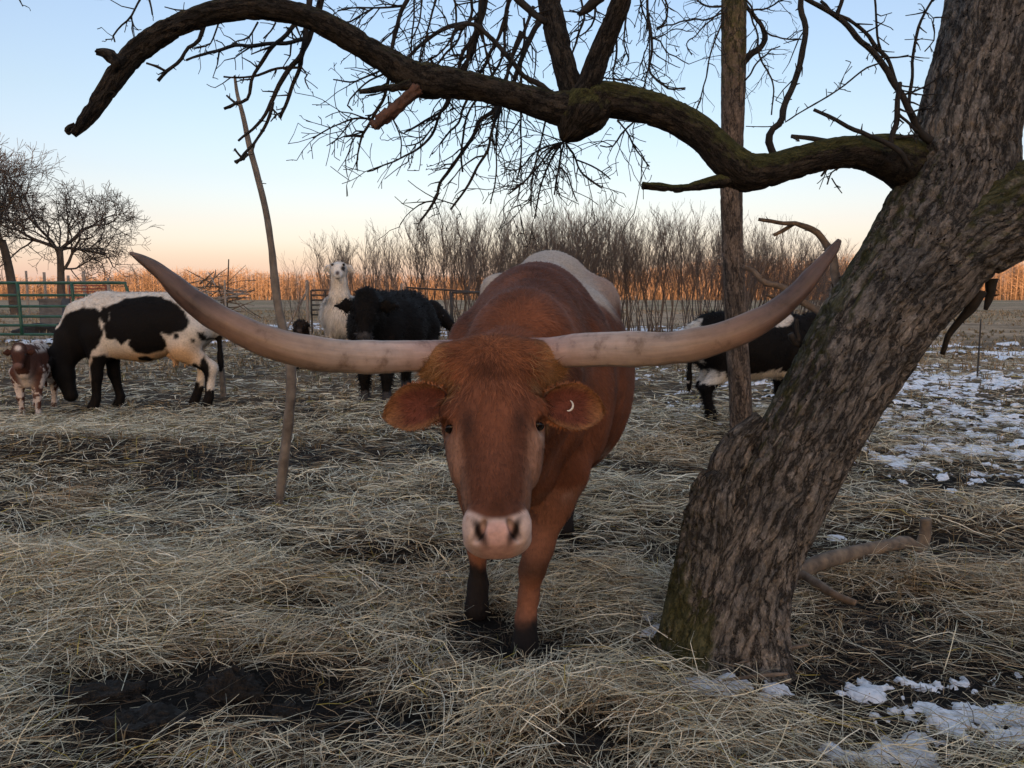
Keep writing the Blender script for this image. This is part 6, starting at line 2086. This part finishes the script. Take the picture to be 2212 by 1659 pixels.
big_tree(-40, 672, 330, 52, 8, 0.62, 'bare tree cut by the picture edge behind the others')

# ------------------------------------------------------------------ gates, fences and farm things
M_green = m_plain('green_gate_paint', (0.010, 0.055, 0.040), (0.018, 0.085, 0.060), 6, 0.45, 0.1, 0.002, 0.4)
M_redp = m_plain('red_gate_paint', (0.16, 0.035, 0.028), (0.24, 0.06, 0.045), 6, 0.6, 0.1, 0.002, 0.3)
M_dkm = m_plain('dark_weathered_metal', (0.018, 0.017, 0.018), (0.05, 0.045, 0.042), 8, 0.6, 0.2, 0.002, 0.3)
M_post = m_plain('weathered_post', (0.16, 0.14, 0.125), (0.34, 0.30, 0.27), 6, 0.85, 0.5, 0.01, 0.2, stretch=(6, 6, 1))
M_rubber = m_plain('grey_trough', (0.06, 0.06, 0.065), (0.12, 0.12, 0.125), 4, 0.7, 0.2, 0.01, 0.3)

def bar(name, pts, r, mat, par, org, sides=8, n=None):
    V, Fs, _ = tube(np.array(pts, float), np.full(len(pts), r), sides, n or max(2 * len(pts), 6))
    return mk(name, V, Fs, mat, par, org)

# green tube gate; rails closer together near the ground
gd = 22.0
gy = [611, 638, 662, 684, 703, 722.6]
gxl, gxr = -140, 277
org = gz(P(140, 735, gd)); org[1] = gd
gate = thing('green_gate', 'green six rail tube gate behind the grazing cow', 'gate', org)
zt, zb = P(0, gy[0], gd)[2], P(0, gy[-1], gd)[2]
X = lambda px: P(px, 650, gd)[0]
arc = [(X(gxl), gd, zt), (X(140), gd, zt), (X(262), gd, zt), (X(271), gd, zt - 0.05), (X(276), gd, zt - 0.17), (X(277), gd, zt - 0.5), (X(277), gd, zb)]
bar('top_rail', arc, 0.042, M_green, gate, org, 8, 60)
for yy in gy[1:]:
    z = P(0, yy, gd)[2]
    bar('rail', [(X(gxl), gd, z), (X(70), gd, z + .004), (X(277), gd, z)], 0.036, M_green, gate, org)
for px in (-80, 44, 161):
    bar('stay', [(X(px), gd - 0.02, zb), (X(px - 1), gd - 0.02, (zt + zb) / 2), (X(px - 3), gd - 0.02, zt)], 0.045, M_green, gate, org)
# post it hangs from is out of view left; the pen behind
def post(px, ytop, dd, w, label, tilt=0.0, mat=None, cat='post', name='fence_post', grp=None, brace=None):
    t = P(px, ytop, dd)
    o = gz((t[0] - tilt, dd, 0), -0.1)
    root = thing(name, label, cat, o, 0, grp)
    r = w * 0.5 * dd / FPX
    V, Fs, _ = tube(np.array([o, (o + t) / 2, t]), np.array([r * 1.05, r, r * 0.95]), 10, 14, bump=0.10, bfreq=6, seed=int(px))
    mk('post', V, Fs, mat or M_post, root, o)
    if brace:
        e = gz((P(brace, 650, dd)[0], dd, 0), -0.05)
        s = o + (t - o) * 0.82
        V, Fs, _ = tube(np.array([s, (s + e) / 2, e]), np.full(3, r * 0.7), 8, 12, bump=0.1, bfreq=6, seed=3)
        mk('brace', V, Fs, mat or M_post, root, o)
for px, yt, w in ((56, 585, 5), (95, 588, 6), (147, 595, 6), (180, 586, 7)):
    post(px, yt, 44, w, 'weathered grey fence post of the pen behind the green gate', grp='pen posts behind the green gate')
post(233, 600, 40, 6, 'pale braced corner post right of the red gate', 0, brace=268)
post(315, 649, 33, 12, 'short thick grey wooden post behind the grazing cow')
post(485, 605, 42, 4, 'thin grey post standing right of the brush pile')
post(494, 560, 48, 2.6, 'tall thin leaning pole behind the brush pile', tilt=0.25, mat=M_dkm)
post(663, 605, 27, 7, 'pale braced post left of the small dark gate', 0, brace=608)
post(867, 612, 31, 5, 'braced post behind the llama and the black cow', 0, brace=905)
post(474, 735, 10.2, 12, 'short grey stake stuck in the hay behind the grazing cow', tilt=-0.03, mat=M_sap)
post(2119, 690, 12.8, 3.5, 'thin grey stake in the snowy field beside the leaning tree', mat=M_dkm)

def small_gate(px0, px1, yt, yb, dd, nr, mat, label, name):
    a, b_ = P(px0, yt, dd), P(px1, yb, dd)
    o = np.array([(a[0] + b_[0]) / 2, dd, 0.0])
    root = thing(name, label, 'gate', o)
    r = 0.028
    for i in range(nr):
        z = a[2] + (b_[2] - a[2]) * i / (nr - 1)
        bar('rail', [(a[0], dd, z), (o[0], dd, z), (b_[0], dd, z)], r, mat, root, o)
    for f in (0, 0.5, 1):
        x = a[0] + (b_[0] - a[0]) * f
        bar('upright', [(x, dd - .02, b_[2]), (x, dd - .02, (a[2] + b_[2]) / 2), (x, dd - .02, a[2])], r * 1.1, mat, root, o)
    for x in (a[0], b_[0]):
        bar('leg', [(x, dd, b_[2] + .05), (x, dd, b_[2] * .5), (x, dd, -0.1)], r * 1.1, mat, root, o)
small_gate(150, 231, 617, 650, 41, 6, M_redp, 'faded red rail gate between pen posts, far behind the green gate', 'red_gate')
small_gate(672, 735, 627, 680, 27, 6, M_dkm, 'small dark metal gate behind the white llama', 'dark_gate')
# open pipe panels behind the black cows
def panel(px0, px1, y0, y1, dd, uprights, label):
    a, b_ = P(px0, y0, dd), P(px1, y1, dd)
    o = np.array([(a[0] + b_[0]) / 2, dd, 0.0])
    root = thing('pipe_frame', label, 'frame', o)
    bar('top_rail', [a, (a + b_) / 2, b_], 0.016, M_dkm, root, o)
    for f in uprights:
        t = a + (b_ - a) * f
        bar('upright', [(t[0], dd, -0.1), (t[0] + .01, dd, t[2] * .5), t], 0.016, M_dkm, root, o)
panel(878, 1050, 621, 632, 15.5, (0.01, 0.55, 0.95), 'dark pipe frame standing behind, rail rising left of the longhorn')
panel(976, 1080, 632, 632, 12.5, (0.0, 0.95), 'nearer dark pipe frame with one upright visible beside the longhorn')

# trough and mound in the pen
o = gz(P(118, 655, 36)); o[1] = 36
a, b_ = P(88, 645, 36), P(138, 668, 36)
tr = thing('water_trough', 'grey rectangular water trough in the pen behind the green gate', 'trough', (o[0], 36, 0))
w2, zt_, zb_ = (b_[0] - a[0]) / 2, a[2], 0.0
def boxv(x0, x1, y0, y1, z0, z1):
    v = np.array([(x, y, z) for x in (x0, x1) for y in (y0, y1) for z in (z0, z1)], float)
    f = np.array([[0, 1, 3, 2], [4, 6, 7, 5], [0, 4, 5, 1], [2, 3, 7, 6], [0, 2, 6, 4], [1, 5, 7, 3]])
    return v, f
parts = [boxv(-w2, w2, -0.35, -0.30, zb_, zt_), boxv(-w2, w2, 0.30, 0.35, zb_, zt_), boxv(-w2, -w2 + .05, -0.298, 0.298, zb_, zt_), boxv(w2 - .05, w2, -0.298, 0.298, zb_, zt_), boxv(-w2 + .052, w2 - .052, -0.298, 0.298, 0.05, 0.1)]
v, f = merge(parts)
mk('tank', v, f, M_rubber, tr, None, smooth=False)
v, f = merge([boxv(-w2 - .03, w2 + .03, -0.38, -0.351, zt_ - .1, zt_ + .004), boxv(-w2 - .03, w2 + .03, 0.351, 0.38, zt_ - .1, zt_ + .004)])
mk('rim', v, f, M_rubber, tr, None, smooth=False)
def mud_mound(px, py, dd, rx, ry, hz, seed, label):
    c = P(px, py, dd)
    u = np.linspace(0, 2 * np.pi, 36, endpoint=False)
    v = np.linspace(0.03, np.pi * 0.52, 14)
    U_, V_ = np.meshgrid(u, v)
    D = np.stack([np.cos(U_) * np.sin(V_), np.sin(U_) * np.sin(V_), np.cos(V_)], -1)
    r = 1 + 0.6 * (fbm(D * 2.5 + seed, 4, seed) - 0.5)
    Vm = (D * r[..., None] * np.array([rx, ry, hz])).reshape(-1, 3)
    i = np.arange(13)[:, None] * 36
    j = np.arange(36)[None]
    Fq = np.stack([i + j, i + 36 + j, i + 36 + (j + 1) % 36, i + (j + 1) % 36], -1).reshape(-1, 4)
    Vm = np.concatenate([Vm, [[0, 0, hz * r[0].mean()]]])
    jj = np.arange(36)
    ob = mk('mud_mound', Vm, [Fq, np.stack([np.full(36, len(Vm) - 1), jj, (jj + 1) % 36], -1)], M_dung)
    ob.location = (c[0], dd, -0.02)
    tag(ob, label, 'mound')
mud_mound(105, 690, 27, 1.1, 0.7, 0.40, 2, 'dark mud mound behind the rails of the green gate')
mud_mound(205, 668, 34, 1.6, 0.8, 0.30, 5, 'long low mud bank in the pen behind the green gate')

# heap of cut brush out in the field
o = P(455, 640, 47); o[2] = 0
bp = thing('brush_pile', 'wide heap of grey cut branches lying in the field behind the cows', 'brush pile', o)
rg = np.random.default_rng(12)
for i in range(56):
    x0 = rg.normal(0, 1.5); y0 = rg.normal(0, 0.7)
    L = rg.uniform(1.2, 3.6)
    a = rg.uniform(0, 2 * np.pi)
    pit = rg.normal(0.12, 0.22)
    z0 = rg.uniform(0.15, 2.1) * math.exp(-(x0 / 2.2) ** 2) + 0.25
    d = np.array([math.cos(a) * math.cos(pit), 0.6 * math.sin(a) * math.cos(pit), math.sin(pit)])
    pts_ = [np.array([x0, y0, z0]) - d * L * .5]
    for _ in range(3):
        d = d + rg.normal(0, 0.12, 3); d /= np.linalg.norm(d)
        pts_.append(pts_[-1] + d * L / 3)
    pts_ = np.array(pts_); pts_[:, 2] = np.maximum(pts_[:, 2], 0.04)
    r0_ = rg.uniform(0.025, 0.07)
    V, Fs, _ = tube(pts_, [r0_, r0_ * .8, r0_ * .6, r0_ * .3], 5, 8)
    mk('branch', V, Fs, M_post if rg.random() < 0.35 else M_dead, bp)
